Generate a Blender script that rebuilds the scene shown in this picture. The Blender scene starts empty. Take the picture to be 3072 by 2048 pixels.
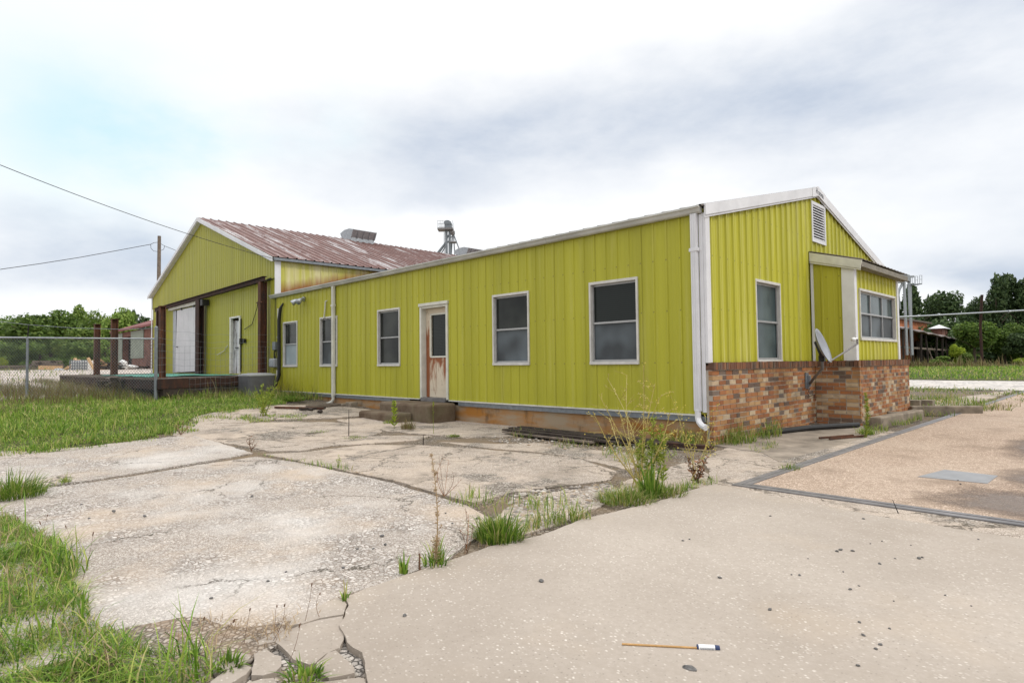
import bpy, bmesh, math, random
import numpy as np
from mathutils import Vector, Matrix, noise as mnoise
from mathutils.geometry import delaunay_2d_cdt
random.seed(7); RNG = np.random.default_rng(7)
scene = bpy.context.scene
COL = scene.collection

# ---------------------------------------------------------------- camera
F = 1825.377; CAM = np.array([4.3082, -8.1193, 1.2])
FW = np.array([-0.71470961, 0.69856355, 0.03462873])
RT = np.array([0.69863739, 0.71537648, -0.01192881])
UP = np.array([0.03310561, -0.0156673, 0.99932905])
cd = bpy.data.cameras.new('camera'); cam = bpy.data.objects.new('camera', cd); COL.objects.link(cam)
cd.sensor_width = 36; cd.lens = F / 3072 * 36; cd.clip_start = 0.05; cd.clip_end = 3000
cam.matrix_world = Matrix(((RT[0], UP[0], -FW[0], CAM[0]), (RT[1], UP[1], -FW[1], CAM[1]), (RT[2], UP[2], -FW[2], CAM[2]), (0, 0, 0, 1)))
scene.camera = cam

# ---------------------------------------------------------------- exposure, world, sun
scene.view_settings.view_transform = 'Standard'; scene.view_settings.look = 'None'
scene.view_settings.exposure = -0.22; scene.view_settings.gamma = 1.0
try: scene.view_settings.use_curve_mapping = False
except Exception: pass
SUN_AZ = math.radians(68); SUN_EL = math.radians(48)       # azimuth from +y towards +x
sd = bpy.data.lights.new('sun', 'SUN'); sd.energy = 1.5; sd.angle = math.radians(14); sd.color = (1, .95, .86)
so = bpy.data.objects.new('sun', sd); COL.objects.link(so)
sdir = Vector((math.sin(SUN_AZ) * math.cos(SUN_EL), math.cos(SUN_AZ) * math.cos(SUN_EL), math.sin(SUN_EL)))
so.rotation_euler = sdir.to_track_quat('Z', 'Y').to_euler()

class NT:
    """short hand for building node trees"""
    def __init__(s, tree): s.t = tree; s.n = tree.nodes; s.l = tree.links
    def put(s, sock, v):
        if v is None: return
        if isinstance(v, bpy.types.NodeSocket): s.l.new(v, sock)
        elif isinstance(v, (tuple, list)) and len(v) == 3 and sock.type == 'RGBA': sock.default_value = (*v, 1)
        else: sock.default_value = v
    def node(s, typ, ins=None, **kw):
        n = s.n.new(typ)
        for k, v in kw.items(): setattr(n, k, v)
        for k, v in (ins or {}).items(): s.put(n.inputs[k], v)
        return n
    def math(s, op, a, b=None, c=None, clamp=False):
        n = s.node('ShaderNodeMath', operation=op, use_clamp=clamp)
        s.put(n.inputs[0], a); s.put(n.inputs[1], b); s.put(n.inputs[2], c)
        return n.outputs[0]
    def mix(s, f, a, b, mode='MIX'):
        n = s.node('ShaderNodeMix', data_type='RGBA', blend_type=mode)
        s.put(n.inputs[0], f); s.put(n.inputs[6], a); s.put(n.inputs[7], b)
        return n.outputs[2]
    def ramp(s, f, stops, interp='LINEAR'):
        n = s.node('ShaderNodeValToRGB'); cr = n.color_ramp; cr.interpolation = interp
        while len(cr.elements) < len(stops): cr.elements.new(0.5)
        for e, (p, c) in zip(cr.elements, stops):
            e.position = p; e.color = (c, c, c, 1) if not isinstance(c, (tuple, list)) else (*c, 1)
        s.put(n.inputs[0], f); return n.outputs[0]
    def mapping(s, vec, scale=(1, 1, 1), loc=(0, 0, 0), rot=(0, 0, 0)):
        n = s.node('ShaderNodeMapping'); s.put(n.inputs[0], vec)
        n.inputs[1].default_value = loc; n.inputs[2].default_value = rot; n.inputs[3].default_value = scale
        return n.outputs[0]
    def noise(s, vec, scale, detail=4, rough=.55, dist=0):
        n = s.node('ShaderNodeTexNoise'); s.put(n.inputs['Vector'], vec)
        n.inputs['Scale'].default_value = scale; n.inputs['Detail'].default_value = detail
        n.inputs['Roughness'].default_value = rough; n.inputs['Distortion'].default_value = dist
        return n.outputs[0]
    def voro(s, vec, scale, feature='F1', rand=1):
        n = s.node('ShaderNodeTexVoronoi', feature=feature); s.put(n.inputs['Vector'], vec)
        n.inputs['Scale'].default_value = scale; n.inputs['Randomness'].default_value = rand
        return n
    def bump(s, h, strength=.5, dist=.01, normal=None):
        n = s.node('ShaderNodeBump'); s.put(n.inputs['Height'], h)
        n.inputs['Strength'].default_value = strength; n.inputs['Distance'].default_value = dist
        s.put(n.inputs['Normal'], normal); return n.outputs[0]

def ray(px, py): return FW + RT * (px - 1536) / F - UP * (py - 1024) / F
def dir_azel(px, py):
    d = ray(px, py); d = d / np.linalg.norm(d); return math.atan2(d[0], d[1]), math.asin(d[2])

world = bpy.data.worlds.new('World'); scene.world = world; world.use_nodes = True
w = NT(world.node_tree); w.n.clear()
sky = w.node('ShaderNodeTexSky', sky_type='NISHITA', sun_disc=False, sun_elevation=SUN_EL, sun_rotation=SUN_AZ)
tc = w.node('ShaderNodeTexCoord').outputs['Generated']
sp = w.node('ShaderNodeSeparateXYZ', {0: tc})
az = w.math('ARCTAN2', sp.outputs[0], sp.outputs[1]); el = w.math('ARCSINE', sp.outputs[2])
# warp az/el with noise so that the cloud banks have ragged edges
n1 = w.noise(w.mapping(tc, (1, 1, 2.2)), 2.3, 6, .55); n2 = w.noise(w.mapping(tc, (1, 1, 2.0), (7, 3, 1)), 2.0, 6, .55)
azw = w.math('ADD', az, w.math('MULTIPLY', w.math('SUBTRACT', n1, .5), .45))
elw = w.math('ADD', el, w.math('MULTIPLY', w.math('SUBTRACT', n2, .5), .22))
def blob(px, py, sx, sy, amp):
    a0, e0 = dir_azel(px, py)
    u = w.math('DIVIDE', w.math('SUBTRACT', azw, a0), sx / F); v = w.math('DIVIDE', w.math('SUBTRACT', elw, e0), sy / F)
    r2 = w.math('ADD', w.math('MULTIPLY', u, u), w.math('MULTIPLY', v, v))
    return w.math('MULTIPLY', w.math('EXPONENT', w.math('MULTIPLY', r2, -1.0)), amp)
def total(lst):
    o = lst[0]
    for k in lst[1:]: o = w.math('ADD', o, k)
    return o
grey = total([blob(1900, 400, 850, 150, .95), blob(2750, 250, 420, 170, .8), blob(1350, 450, 330, 80, .6), blob(200, 800, 380, 75, .95),
              blob(3060, 770, 120, 50, .9), blob(1300, 620, 300, 60, .35), blob(2900, 90, 400, 60, .4), blob(-900, 700, 700, 150, .8), blob(3900, 600, 600, 160, .7)])
wisp = w.noise(w.mapping(tc, (1, 1, 2.4), (2, 5, 0)), 2.6, 7, .58)
fine = w.noise(w.mapping(tc, (1, 1, 2.2), (9, 1, 4)), 5.5, 7, .6)
grey = w.math('SUBTRACT', 1.0, w.math('EXPONENT', w.math('MULTIPLY', grey, -1.45)))
grey = w.math('MULTIPLY', grey, w.math('ADD', w.ramp(wisp, [(.34, .42), (.66, 1.15)]), w.math('MULTIPLY', w.math('SUBTRACT', fine, .5), .5)))
grey = w.math('ADD', grey, w.ramp(w.noise(w.mapping(tc, (1, 1, 2.2), (4, 4, 8)), 3.2, 6, .6), [(.56, 0.0), (.8, .10)]), clamp=True)
blue = w.math('MULTIPLY', total([blob(300, 400, 330, 180, 1.0), blob(720, 420, 180, 70, .45)]), w.ramp(n1, [(.4, 1.0), (.62, .25)]), clamp=True)
grey = w.ramp(grey, [(.16, 0.0), (.45, .38), (.92, 1.0)])
cl = w.mix(grey, (13.0, 13.1, 13.2), (7.0, 7.9, 9.4))
cl = w.mix(blue, cl, (7.6, 11.2, 12.2))
zen = w.math('ADD', 1.0, w.math('MULTIPLY', w.ramp(w.math('DIVIDE', el, 1.571), [(.36, 0.0), (.68, 1.0)]), 1.1))
low = w.ramp(el, [(0.0, 1.0), (.12, 0.0)])
cl = w.mix(w.math('MULTIPLY', low, .18), cl, (8.6, 9.1, 9.9))
skyc = w.mix(.9, sky.outputs[0], cl)
skyc = w.node('ShaderNodeVectorMath', {0: skyc, 3: zen}, operation='SCALE').outputs[0]
bg = w.node('ShaderNodeBackground', {'Color': skyc, 'Strength': .1})
w.l.new(bg.outputs[0], w.node('ShaderNodeOutputWorld').inputs[0])

# ---------------------------------------------------------------- geometry helpers
def ss(t):
    t = np.clip(t, 0, 1); return t * t * (3 - 2 * t)
def gz(x, y):
    """height of the yard: it rises gently to the left, behind the fence"""
    k = 1 - ss((np.asarray(y) - 8) / 22)
    return k * (.35 * ss((-np.asarray(x) - 5) / 10) + .68 * np.clip((-np.asarray(x) - 17) / 35, 0, 1))
def hit(px, py, ax, v):
    d = ray(px, py); return CAM + d * ((v - CAM[ax]) / d[ax])
def gp(px, py, z0=None):
    z = 0.0
    for i in range(50):
        h = hit(px, py, 2, z); z = z * .6 + float(gz(h[0], h[1])) * .4
    return hit(px, py, 2, z)
def dp(px, py, depth): return CAM + ray(px, py) * depth
D = 3072 / 2352
def gD(x, y): return gp(x * D, y * D)

def tag(o, label=None, cat=None, group=None, kind=None):
    if label: o['label'] = label
    if cat: o['category'] = cat
    if group: o['group'] = group
    if kind: o['kind'] = kind
    return o
def thing(name, loc, label, cat, group=None, rz=0):
    o = bpy.data.objects.new(name, None); COL.objects.link(o); o.empty_display_size = .2
    o.location = loc; o.rotation_euler = (0, 0, rz); return tag(o, label, cat, group)
def wloc(o):
    v = np.array(o.location, float)
    while o.parent: o = o.parent; v = v + np.array(o.location, float)
    return v

class MB:
    def __init__(s): s.v = []; s.f = []; s.m = []
    def face(s, pts, m=0):
        i = len(s.v); s.v += [tuple(map(float, p)) for p in pts]; s.f.append(tuple(range(i, i + len(pts)))); s.m.append(m)
    def mesh(s, vs, fs, m=0):
        i = len(s.v); s.v += [tuple(map(float, p)) for p in vs]
        s.f += [tuple(k + i for k in f) for f in fs]; s.m += [m] * len(fs)
    def box(s, a, b, m=0, T=None):
        (x0, y0, z0), (x1, y1, z1) = a, b
        if x0 > x1: x0, x1 = x1, x0
        if y0 > y1: y0, y1 = y1, y0
        if z0 > z1: z0, z1 = z1, z0
        vs = [(x0, y0, z0), (x1, y0, z0), (x1, y1, z0), (x0, y1, z0), (x0, y0, z1), (x1, y0, z1), (x1, y1, z1), (x0, y1, z1)]
        if T: vs = [T(*p) for p in vs]
        s.mesh(vs, [(3, 2, 1, 0), (4, 5, 6, 7), (0, 1, 5, 4), (1, 2, 6, 5), (2, 3, 7, 6), (3, 0, 4, 7)], m)
    def prism(s, poly, axis, a, b, m=0):
        """extrude a polygon given in the two other axes along axis from a to b"""
        def P(p, t):
            q = list(p); q.insert(axis, t); return q
        n = len(poly); vs = [P(p, a) for p in poly] + [P(p, b) for p in poly]
        fs = [tuple(range(n)), tuple(range(2 * n - 1, n - 1, -1))] + [(i, i + n, (i + 1) % n + n, (i + 1) % n) for i in range(n)]
        s.mesh(vs, fs, m)
    def tube(s, pts, r, seg=6, m=0, cap=True):
        pts = [np.array(p, float) for p in pts]; n = len(pts)
        rs = r if isinstance(r, (list, tuple, np.ndarray)) else [r] * n
        vs = []; prev = None
        for i, p in enumerate(pts):
            t = pts[min(i + 1, n - 1)] - pts[max(i - 1, 0)]; t = t / (np.linalg.norm(t) + 1e-12)
            if prev is None:
                a = np.array([0, 0, 1.]) if abs(t[2]) < .9 else np.array([1., 0, 0])
                u = np.cross(t, a)
            else: u = prev - t * np.dot(prev, t)
            u /= np.linalg.norm(u) + 1e-12; prev = u; q = np.cross(t, u)
            for k in range(seg):
                an = 2 * math.pi * k / seg; vs.append(p + rs[i] * (math.cos(an) * u + math.sin(an) * q))
        fs = [(i * seg + k, i * seg + (k + 1) % seg, (i + 1) * seg + (k + 1) % seg, (i + 1) * seg + k) for i in range(n - 1) for k in range(seg)]
        if cap: fs += [tuple(range(seg - 1, -1, -1)), tuple(range((n - 1) * seg, n * seg))]
        s.mesh(vs, fs, m)
    def beam(s, a, b, w, h, m=0, up=(0, 0, 1)):
        """rectangular bar from a to b, w sideways, h along up"""
        a = np.array(a, float); b = np.array(b, float); t = b - a; t /= np.linalg.norm(t)
        u = np.cross(t, np.array(up, float)); u /= np.linalg.norm(u); q = np.cross(u, t)
        c = [(-w / 2, -h / 2), (w / 2, -h / 2), (w / 2, h / 2), (-w / 2, h / 2)]
        vs = [a + u * i + q * j for i, j in c] + [b + u * i + q * j for i, j in c]
        s.mesh(vs, [(3, 2, 1, 0), (4, 5, 6, 7), (0, 1, 5, 4), (1, 2, 6, 5), (2, 3, 7, 6), (3, 0, 4, 7)], m)
    def build(s, name, mats, parent=None, smooth=False, bevel=0, loc=None):
        if not isinstance(mats, (list, tuple)): mats = [mats]
        me = bpy.data.meshes.new(name); off = np.zeros(3)
        if parent is not None: off = wloc(parent)
        elif loc is not None: off = np.array(loc, float)
        me.from_pydata([tuple(np.array(p) - off) for p in s.v], [], s.f)
        for m in mats: me.materials.append(m)
        if any(s.m): me.polygons.foreach_set('material_index', s.m)
        if smooth: me.polygons.foreach_set('use_smooth', [True] * len(s.f))
        me.update()
        o = bpy.data.objects.new(name, me); COL.objects.link(o)
        if parent is not None: o.parent = parent
        elif loc is not None: o.location = loc
        if bevel:
            b = o.modifiers.new('bevel', 'BEVEL'); b.width = bevel; b.segments = 2; b.limit_method = 'ANGLE'
        return o

def fast_mesh(name, verts, faces_flat, sizes, mat, parent=None, loc=None, smooth=False):
    me = bpy.data.meshes.new(name); off = wloc(parent) if parent is not None else (np.array(loc, float) if loc is not None else np.zeros(3))
    v = (np.asarray(verts) - off).astype(np.float32); sizes = np.asarray(sizes, np.int32)
    me.vertices.add(len(v)); me.vertices.foreach_set('co', v.ravel())
    me.loops.add(len(faces_flat)); me.loops.foreach_set('vertex_index', np.asarray(faces_flat, np.int32))
    me.polygons.add(len(sizes)); st = np.concatenate([[0], np.cumsum(sizes)[:-1]]).astype(np.int32)
    me.polygons.foreach_set('loop_start', st); me.polygons.foreach_set('loop_total', sizes)
    me.materials.append(mat); me.update(calc_edges=True)
    if smooth: me.polygons.foreach_set('use_smooth', [True] * len(sizes))
    o = bpy.data.objects.new(name, me); COL.objects.link(o)
    if parent is not None: o.parent = parent
    elif loc is not None: o.location = loc
    return o

# local frames: (u along the wall, n outwards, z up)
def TY(y0): return lambda u, n, z: (u, y0 - n, z)      # wall facing -y
def TX(x0): return lambda u, n, z: (x0 + n, u, z)      # wall facing +x

def ribwall(mb, T, u0, u1, zlo, zhi, openings=(), spacing=.229, w_=.045, d_=.014, phase=0., extra=(), minor=True):
    """ribbed metal sheet with real ribs and real openings"""
    prof = [(u0, 0.), (u1, 0.)]
    k = math.ceil((u0 - phase) / spacing) - 1
    while phase + k * spacing < u1 + w_:
        c = phase + k * spacing
        for du, dd in ((-w_ / 2, 0), (-w_ / 4, d_), (w_ / 4, d_), (w_ / 2, 0)):
            if u0 < c + du < u1: prof.append((c + du, dd))
        if minor:
            for q in (1 / 3, 2 / 3):
                cc = c + spacing * q
                for du, dd in ((-.009, 0), (0, d_ * .22), (.009, 0)):
                    if u0 < cc + du < u1: prof.append((cc + du, dd))
        k += 1
    prof.sort(); us = np.array([p[0] for p in prof]); ds = np.array([p[1] for p in prof])
    br = sorted(set([round(float(u), 5) for u in us] + [round(v, 5) for o in openings for v in o[:2] if u0 < v < u1] + list(extra)))
    for a, b in zip(br[:-1], br[1:]):
        if b - a < 1e-5: continue
        na, nb = np.interp(a, us, ds), np.interp(b, us, ds); mid = (a + b) / 2
        cuts = sorted([(o[2], o[3]) for o in openings if o[0] < mid < o[1]])
        z = (zlo, zlo)
        for c0, c1 in cuts:
            if c0 > z[0] + 1e-4: mb.face([T(a, na, z[0]), T(b, nb, z[1]), T(b, nb, c0), T(a, na, c0)])
            z = (c1, c1)
        ha, hb = zhi(a), zhi(b)
        if max(ha, hb) > z[0] + 1e-4: mb.face([T(a, na, z[0]), T(b, nb, z[1]), T(b, nb, max(hb, z[1])), T(a, na, max(ha, z[0]))])

def interp_path(pts, step, amp, seed=0, closed=True, freq=3.0):
    """subdivide a polygon outline and make it ragged"""
    out = []; n = len(pts)
    for i in range(n if closed else n - 1):
        a = np.array(pts[i][:2], float); b = np.array(pts[(i + 1) % n][:2], float); L = np.linalg.norm(b - a)
        k = max(1, int(L / step)); t = (b - a) / (L + 1e-9); nn = np.array([-t[1], t[0]])
        for j in range(k):
            p = a + (b - a) * j / k; s1 = mnoise.noise(Vector((p[0] * freq, p[1] * freq, seed * 9.1))); s2 = mnoise.noise(Vector((p[0] * freq * 4, p[1] * freq * 4, seed * 5.3 + 40)))
            out.append(p + nn * amp * (s1 + .6 * s2))
    return out

def inside(poly, x, y):
    poly = np.asarray(poly)[:, :2]; c = np.zeros(len(x), bool); j = len(poly) - 1
    for i in range(len(poly)):
        xi, yi = poly[i]; xj, yj = poly[j]
        k = ((yi > y) != (yj > y)) & (x < (xj - xi) * (y - yi) / (yj - yi + 1e-12) + xi); c ^= k; j = i
    return c

def sheet(name, poly, mat, dz, res=.5, step=.12, amp=.02, seed=1, thick=.06, und=0., parent=None, tilt=None):
    """a slab lying on the ground: follows gz, ragged outline, real edge"""
    P = interp_path(poly, step, amp, seed); n = len(P); A = np.array(P)
    x0, y0 = A.min(0); x1, y1 = A.max(0)
    gx, gy = np.meshgrid(np.arange(x0 + res / 2, x1, res), np.arange(y0 + res / 2, y1, res)); gx = gx.ravel(); gy = gy.ravel()
    k = inside(A, gx, gy); pts = [Vector(p) for p in A] + [Vector((a, b)) for a, b in zip(gx[k], gy[k])]
    vs, es, fs, *_ = delaunay_2d_cdt(pts, [(i, (i + 1) % n) for i in range(n)], [], 1, 1e-5)
    V = []
    for v in vs:
        z = float(gz(v[0], v[1])) + dz
        if und: z += und * mnoise.noise(Vector((v[0] * .8, v[1] * .8, seed)))
        if tilt: z += tilt[0] * (v[0] - A[:, 0].mean()) + tilt[1] * (v[1] - A[:, 1].mean())
        V.append((v[0], v[1], z))
    cnt = {}
    for f in fs:
        for a, b in zip(f, list(f[1:]) + [f[0]]): cnt[(a, b)] = cnt.get((a, b), 0) + 1
    F2 = [tuple(f) for f in fs]
    for (a, b) in list(cnt):
        if (b, a) not in cnt:
            i = len(V); V += [(V[a][0], V[a][1], V[a][2] - thick), (V[b][0], V[b][1], V[b][2] - thick)]; F2.append((b, a, i, i + 1))
    mb = MB(); mb.v = V; mb.f = F2; mb.m = [0] * len(F2)
    return mb.build(name, mat, parent)
# ---------------------------------------------------------------- materials
def newmat(name):
    m = bpy.data.materials.new(name); m.use_nodes = True; t = NT(m.node_tree); t.n.clear()
    b = t.node('ShaderNodeBsdfPrincipled'); t.l.new(b.outputs[0], t.node('ShaderNodeOutputMaterial').inputs[0])
    t.b = b; t.m = m; t.co = t.node('ShaderNodeTexCoord').outputs['Object']
    return t
def setp(t, color=None, rough=None, metal=None, normal=None, spec=None):
    t.put(t.b.inputs['Base Color'], color); t.put(t.b.inputs['Roughness'], rough); t.put(t.b.inputs['Metallic'], metal)
    t.put(t.b.inputs['Normal'], normal); t.put(t.b.inputs['Specular IOR Level'], spec)
    return t.m
def plain(name, c, rough=.6, metal=0, var=.18, scale=6, spec=.4, bump=0):
    t = newmat(name); n = t.noise(t.co, scale, 5, .6)
    f = t.ramp(n, [(.3, 1 - var), (.7, 1 + var)])
    col = t.mix(1.0, c, f, 'MULTIPLY')
    n2 = t.bump(t.noise(t.co, scale * 8, 3), bump, .01) if bump else None
    return setp(t, col, rough, metal, n2, spec)

def siding(name, base, chalk, chalk_amt, dirt=.25, ax=0, sp=.229, ph=-.16):
    t = newmat(name); st = t.mapping(t.co, (9, 9, .35)); n = t.noise(st, 1.0, 5, .6); big = t.noise(t.co, .55, 4, .6)
    panel = t.noise(t.mapping(t.co, (2.2, 2.2, .02)), 1.0, 1, .3)
    c = t.mix(t.ramp(panel, [(.35, 0.0), (.65, 1.0)]), base, tuple(k * .84 for k in base))
    c = t.mix(t.math('MULTIPLY', t.ramp(n, [(.52, 0.0), (.74, 1.0)]), t.math('MULTIPLY', t.ramp(big, [(.3, .25), (.65, 1.0)]), chalk_amt)), c, chalk)
    fine = t.noise(t.mapping(t.co, (14, 14, 1.2)), 1.0, 6, .7)
    c = t.mix(t.math('MULTIPLY', t.ramp(fine, [(.55, 0.0), (.8, 1.0)]), dirt), c, tuple(k * .5 for k in base))
    s_ = t.node('ShaderNodeSeparateXYZ', {0: t.co}); fx = t.math('MULTIPLY', t.math('ABSOLUTE', t.math('SUBTRACT', t.math('FRACT', t.math('ADD', t.math('DIVIDE', t.math('SUBTRACT', s_.outputs[ax], ph), sp), 100.5)), .5)), sp)
    fz = t.math('MULTIPLY', t.math('ABSOLUTE', t.math('SUBTRACT', t.math('FRACT', t.math('DIVIDE', s_.outputs[2], .78)), .5)), .78)
    sc_ = t.math('MULTIPLY', t.math('LESS_THAN', fx, .011), t.math('LESS_THAN', fz, .011)); c = t.mix(t.math('MULTIPLY', sc_, .6), c, (.09, .08, .03))
    lap = t.math('LESS_THAN', t.math('ABSOLUTE', t.math('SUBTRACT', t.math('FRACT', t.math('ADD', t.math('DIVIDE', t.math('SUBTRACT', s_.outputs[ax], ph + .02), sp * 4), 100.5)), .5)), .006); c = t.mix(t.math('MULTIPLY', lap, .22), c, (.12, .10, .02))
    osc = t.noise(t.mapping(t.co, (1.5, 1.5, .5)), 1.6, 3, .5)
    return setp(t, c, t.ramp(n, [(.3, .42), (.7, .6)]), 0, t.bump(osc, .12, .02), .4)
M = {}
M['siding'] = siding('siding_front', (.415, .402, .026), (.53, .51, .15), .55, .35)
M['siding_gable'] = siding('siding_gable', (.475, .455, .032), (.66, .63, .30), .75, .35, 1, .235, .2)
M['siding_wh'] = siding('siding_warehouse', (.36, .35, .030), (.44, .42, .13), .35, .3, 0, .21, .05)
M['siding_shaded'] = siding('siding_bay_side', (.42, .40, .035), (.46, .44, .14), .2)  # bay side's shade painted in as a darker yellow than the bay front
def side_wall():
    t = newmat('siding_bleached'); n = t.noise(t.mapping(t.co, (3, 3, .3)), 1.3, 5, .6)
    c = t.mix(t.ramp(n, [(.4, 0.0), (.68, 1.0)]), (.50, .48, .08), (.68, .62, .36))
    s = t.node('ShaderNodeSeparateXYZ', {0: t.co}); wob = t.noise(t.mapping(t.co, (4, 4, 1)), 1.5, 4)
    z = t.math('SUBTRACT', t.math('ADD', s.outputs[2], t.math('MULTIPLY', wob, .35)), t.math('MULTIPLY', s.outputs[1], .24))
    rust = t.math('SUBTRACT', 1.0, t.math('MULTIPLY', t.math('SUBTRACT', z, 3.70), 3.2), clamp=True)
    c = t.mix(t.math('MULTIPLY', rust, .9), c, (.27, .085, .02))
    return setp(t, c, .5)
M['siding_bleached'] = side_wall()
M['white'] = plain('white_trim', (.66, .66, .68), .45, 0, .09, 2.5)
M['white_old'] = plain('white_trim_old', (.60, .59, .52), .5, 0, .14, 4)
M['gutter'] = plain('gutter_paint', (.47, .47, .44), .5, 0, .2, 1.8)
M['frame'] = plain('window_frame', (.56, .545, .51), .45, 0, .12, 6)
M['alu'] = plain('aluminium', (.38, .38, .38), .4, .5, .12, 8)
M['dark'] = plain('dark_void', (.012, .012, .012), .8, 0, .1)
M['steel'] = plain('grey_steel', (.19, .18, .18), .5, .3, .3, 5)
M['galv'] = plain('galvanised', (.36, .38, .40), .45, .55, .22, 12)
M['galvd'] = plain('galvanised_dull', (.20, .22, .24), .5, .4, .2, 12)
M['black'] = plain('black_rubber', (.018, .018, .018), .55, 0, .3)
M['wood_grey'] = plain('weathered_wood', (.16, .13, .105), .85, 0, .4, 7, .2, .4)
M['wood_dark'] = plain('dark_wood', (.045, .035, .03), .85, 0, .45, 5, .2, .4)
M['wood_new'] = plain('fresh_lumber', (.55, .36, .19), .7, 0, .2, 6)
M['grass_dry'] = plain('dry_grass', (.30, .20, .10), .8, 0, .3, 30)
M['ac_grey'] = plain('unit_paint', (.12, .12, .13), .5, .1, .12, 6)
M['box_grey'] = plain('box_grey', (.36, .37, .38), .5, .1, .1)
M['red'] = plain('red_paper', (.55, .02, .015), .5, 0, .15, 30)
M['paper'] = plain('white_paper', (.75, .75, .74), .6, 0, .08, 30)
M['navy'] = plain('navy_plastic', (.02, .035, .10), .4, 0, .1)
M['bamboo'] = plain('bamboo', (.45, .26, .10), .6, 0, .2, 40)
M['print'] = plain('grey_print', (.28, .29, .31), .6, 0, .4, 300)
M['plate'] = plain('steel_plate', (.27, .27, .275), .5, .3, .15, 5)
M['stone'] = plain('dark_stone', (.13, .125, .12), .8, 0, .5, 40, .3, .4)
M['pebble'] = plain('pale_pebble', (.42, .38, .33), .8, 0, .5, 25, .3, .4)
M['sign'] = plain('sign_ink', (.07, .075, .09), .6, 0, .05)

def rust_mat(name, a=(.105, .042, .022), b=(.04, .026, .022), c3=(.22, .08, .03)):
    t = newmat(name); n = t.noise(t.mapping(t.co, (6, 6, 1.2)), 1.5, 6, .65); n2 = t.noise(t.co, 14, 5, .7)
    c = t.mix(t.ramp(n, [(.35, 0.0), (.6, 1.0)]), b, a); c = t.mix(t.ramp(n2, [(.55, 0.0), (.75, .8)]), c, c3)
    return setp(t, c, .8, 0, t.bump(n2, .3, .01), .25)
M['rust'] = rust_mat('rusty_steel'); M['rust_dark'] = rust_mat('dark_rusty_steel', (.06, .028, .02), (.022, .018, .018), (.10, .04, .02))

def roof_mat():
    t = newmat('rusty_roof'); v = t.mapping(t.co, (.30, 3.6, .30)); n = t.noise(v, 1.0, 6, .65); n2 = t.noise(t.mapping(t.co, (1.2, 9, 1.2)), 1.3, 5, .7)
    c = t.mix(t.ramp(n2, [(.35, 0.0), (.65, 1.0)]), (.125, .062, .053), (.19, .098, .082))
    c = t.mix(t.ramp(t.math('ADD', t.math('MULTIPLY', n, .7), t.math('MULTIPLY', n2, .3)), [(.52, 0.0), (.62, 1.0)]), c, (.48, .46, .46))
    return setp(t, c, .55, .0, None, .4)
M['roof_rust'] = roof_mat()
M['roof_brown'] = plain('roof_brown', (.12, .095, .075), .6, .2, .4, 3)
M['roof_red'] = plain('roof_red', (.17, .045, .04), .7, 0, .35, 1.2)

def glass(name, base, rough, dust_reflection=0., dust_refl_col=(.3, .33, .35), blinds=False):
    t = newmat(name); n = t.noise(t.co, 1.5, 2, .45); c = base
    if dust_reflection: c = t.mix(t.math('MULTIPLY', t.ramp(n, [(.4, 0.0), (.7, 1.0)]), dust_reflection), c, dust_refl_col)  # soft patches of dust and faint sky reflection painted into the pane colour
    if blinds:
        s = t.node('ShaderNodeSeparateXYZ', {0: t.co}); sw = t.math('SINE', t.math('MULTIPLY', s.outputs[2], 190.0))
        c = t.mix(t.math('MULTIPLY', t.ramp(sw, [(.3, 0.0), (1.0, 1.0)]), .6), c, (.035, .042, .036))
    return setp(t, c, rough, 0, t.bump(t.noise(t.co, 1.1, 2), .05, .05), .22)
M['glass'] = glass('window_glass', (.010, .012, .011), .06, .6, (.055, .06, .052))
M['glass_blind'] = glass('glass_over_blind', (.010, .013, .012), .08, 0, blinds=True)
M['screen'] = glass('insect_screen', (.055, .062, .068), .5, .8, (.155, .185, .205))
M['frosted'] = glass('frosted_pane', (.26, .31, .33), .35, .8, (.42, .48, .50))
M['glass_teal'] = glass('glass_teal', (.035, .055, .058), .12, .8, (.11, .15, .15))

def brick_mat(name, stops, dirt=.35):
    t = newmat(name); g = t.node('ShaderNodeNewGeometry'); c = t.ramp(g.outputs['Random Per Island'], stops, 'CONSTANT')
    n = t.noise(t.co, 9, 5, .65); n2 = t.noise(t.co, 1.6, 4, .6)
    c = t.mix(t.math('MULTIPLY', t.ramp(n, [(.42, 0.0), (.7, 1.0)]), .5), c, (.20, .13, .085))
    c = t.mix(t.math('MULTIPLY', t.ramp(n2, [(.5, 0.0), (.68, 1.0)]), dirt), c, (.05, .045, .035))
    return setp(t, c, .85, 0, t.bump(t.noise(t.co, 60, 4, .7), .5, .006), .2)
M['brick'] = brick_mat('brick', [(0, (.35, .14, .055)), (.20, (.40, .205, .085)), (.38, (.27, .105, .045)), (.52, (.43, .265, .13)), (.66, (.13, .09, .07)), (.72, (.50, .385, .255)), (.84, (.17, .13, .105)), (.88, (.35, .15, .06))])
M['brick_cap'] = brick_mat('brick_cap', [(0, (.15, .07, .045)), (.3, (.20, .085, .045)), (.55, (.10, .055, .04)), (.75, (.26, .13, .07)), (.9, (.13, .09, .07))], .6)
M['mortar'] = plain('mortar', (.36, .32, .27), .9, 0, .35, 5)
M['brick_far'] = plain('far_brick', (.17, .08, .06), .9, 0, .45, 1.2)
M['brick_far_orange'] = plain('far_orange_brick', (.36, .13, .055), .9, 0, .4, 1.5)
M['panel_grey'] = plain('grey_panel', (.24, .27, .22), .7, 0, .15, .8)
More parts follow.
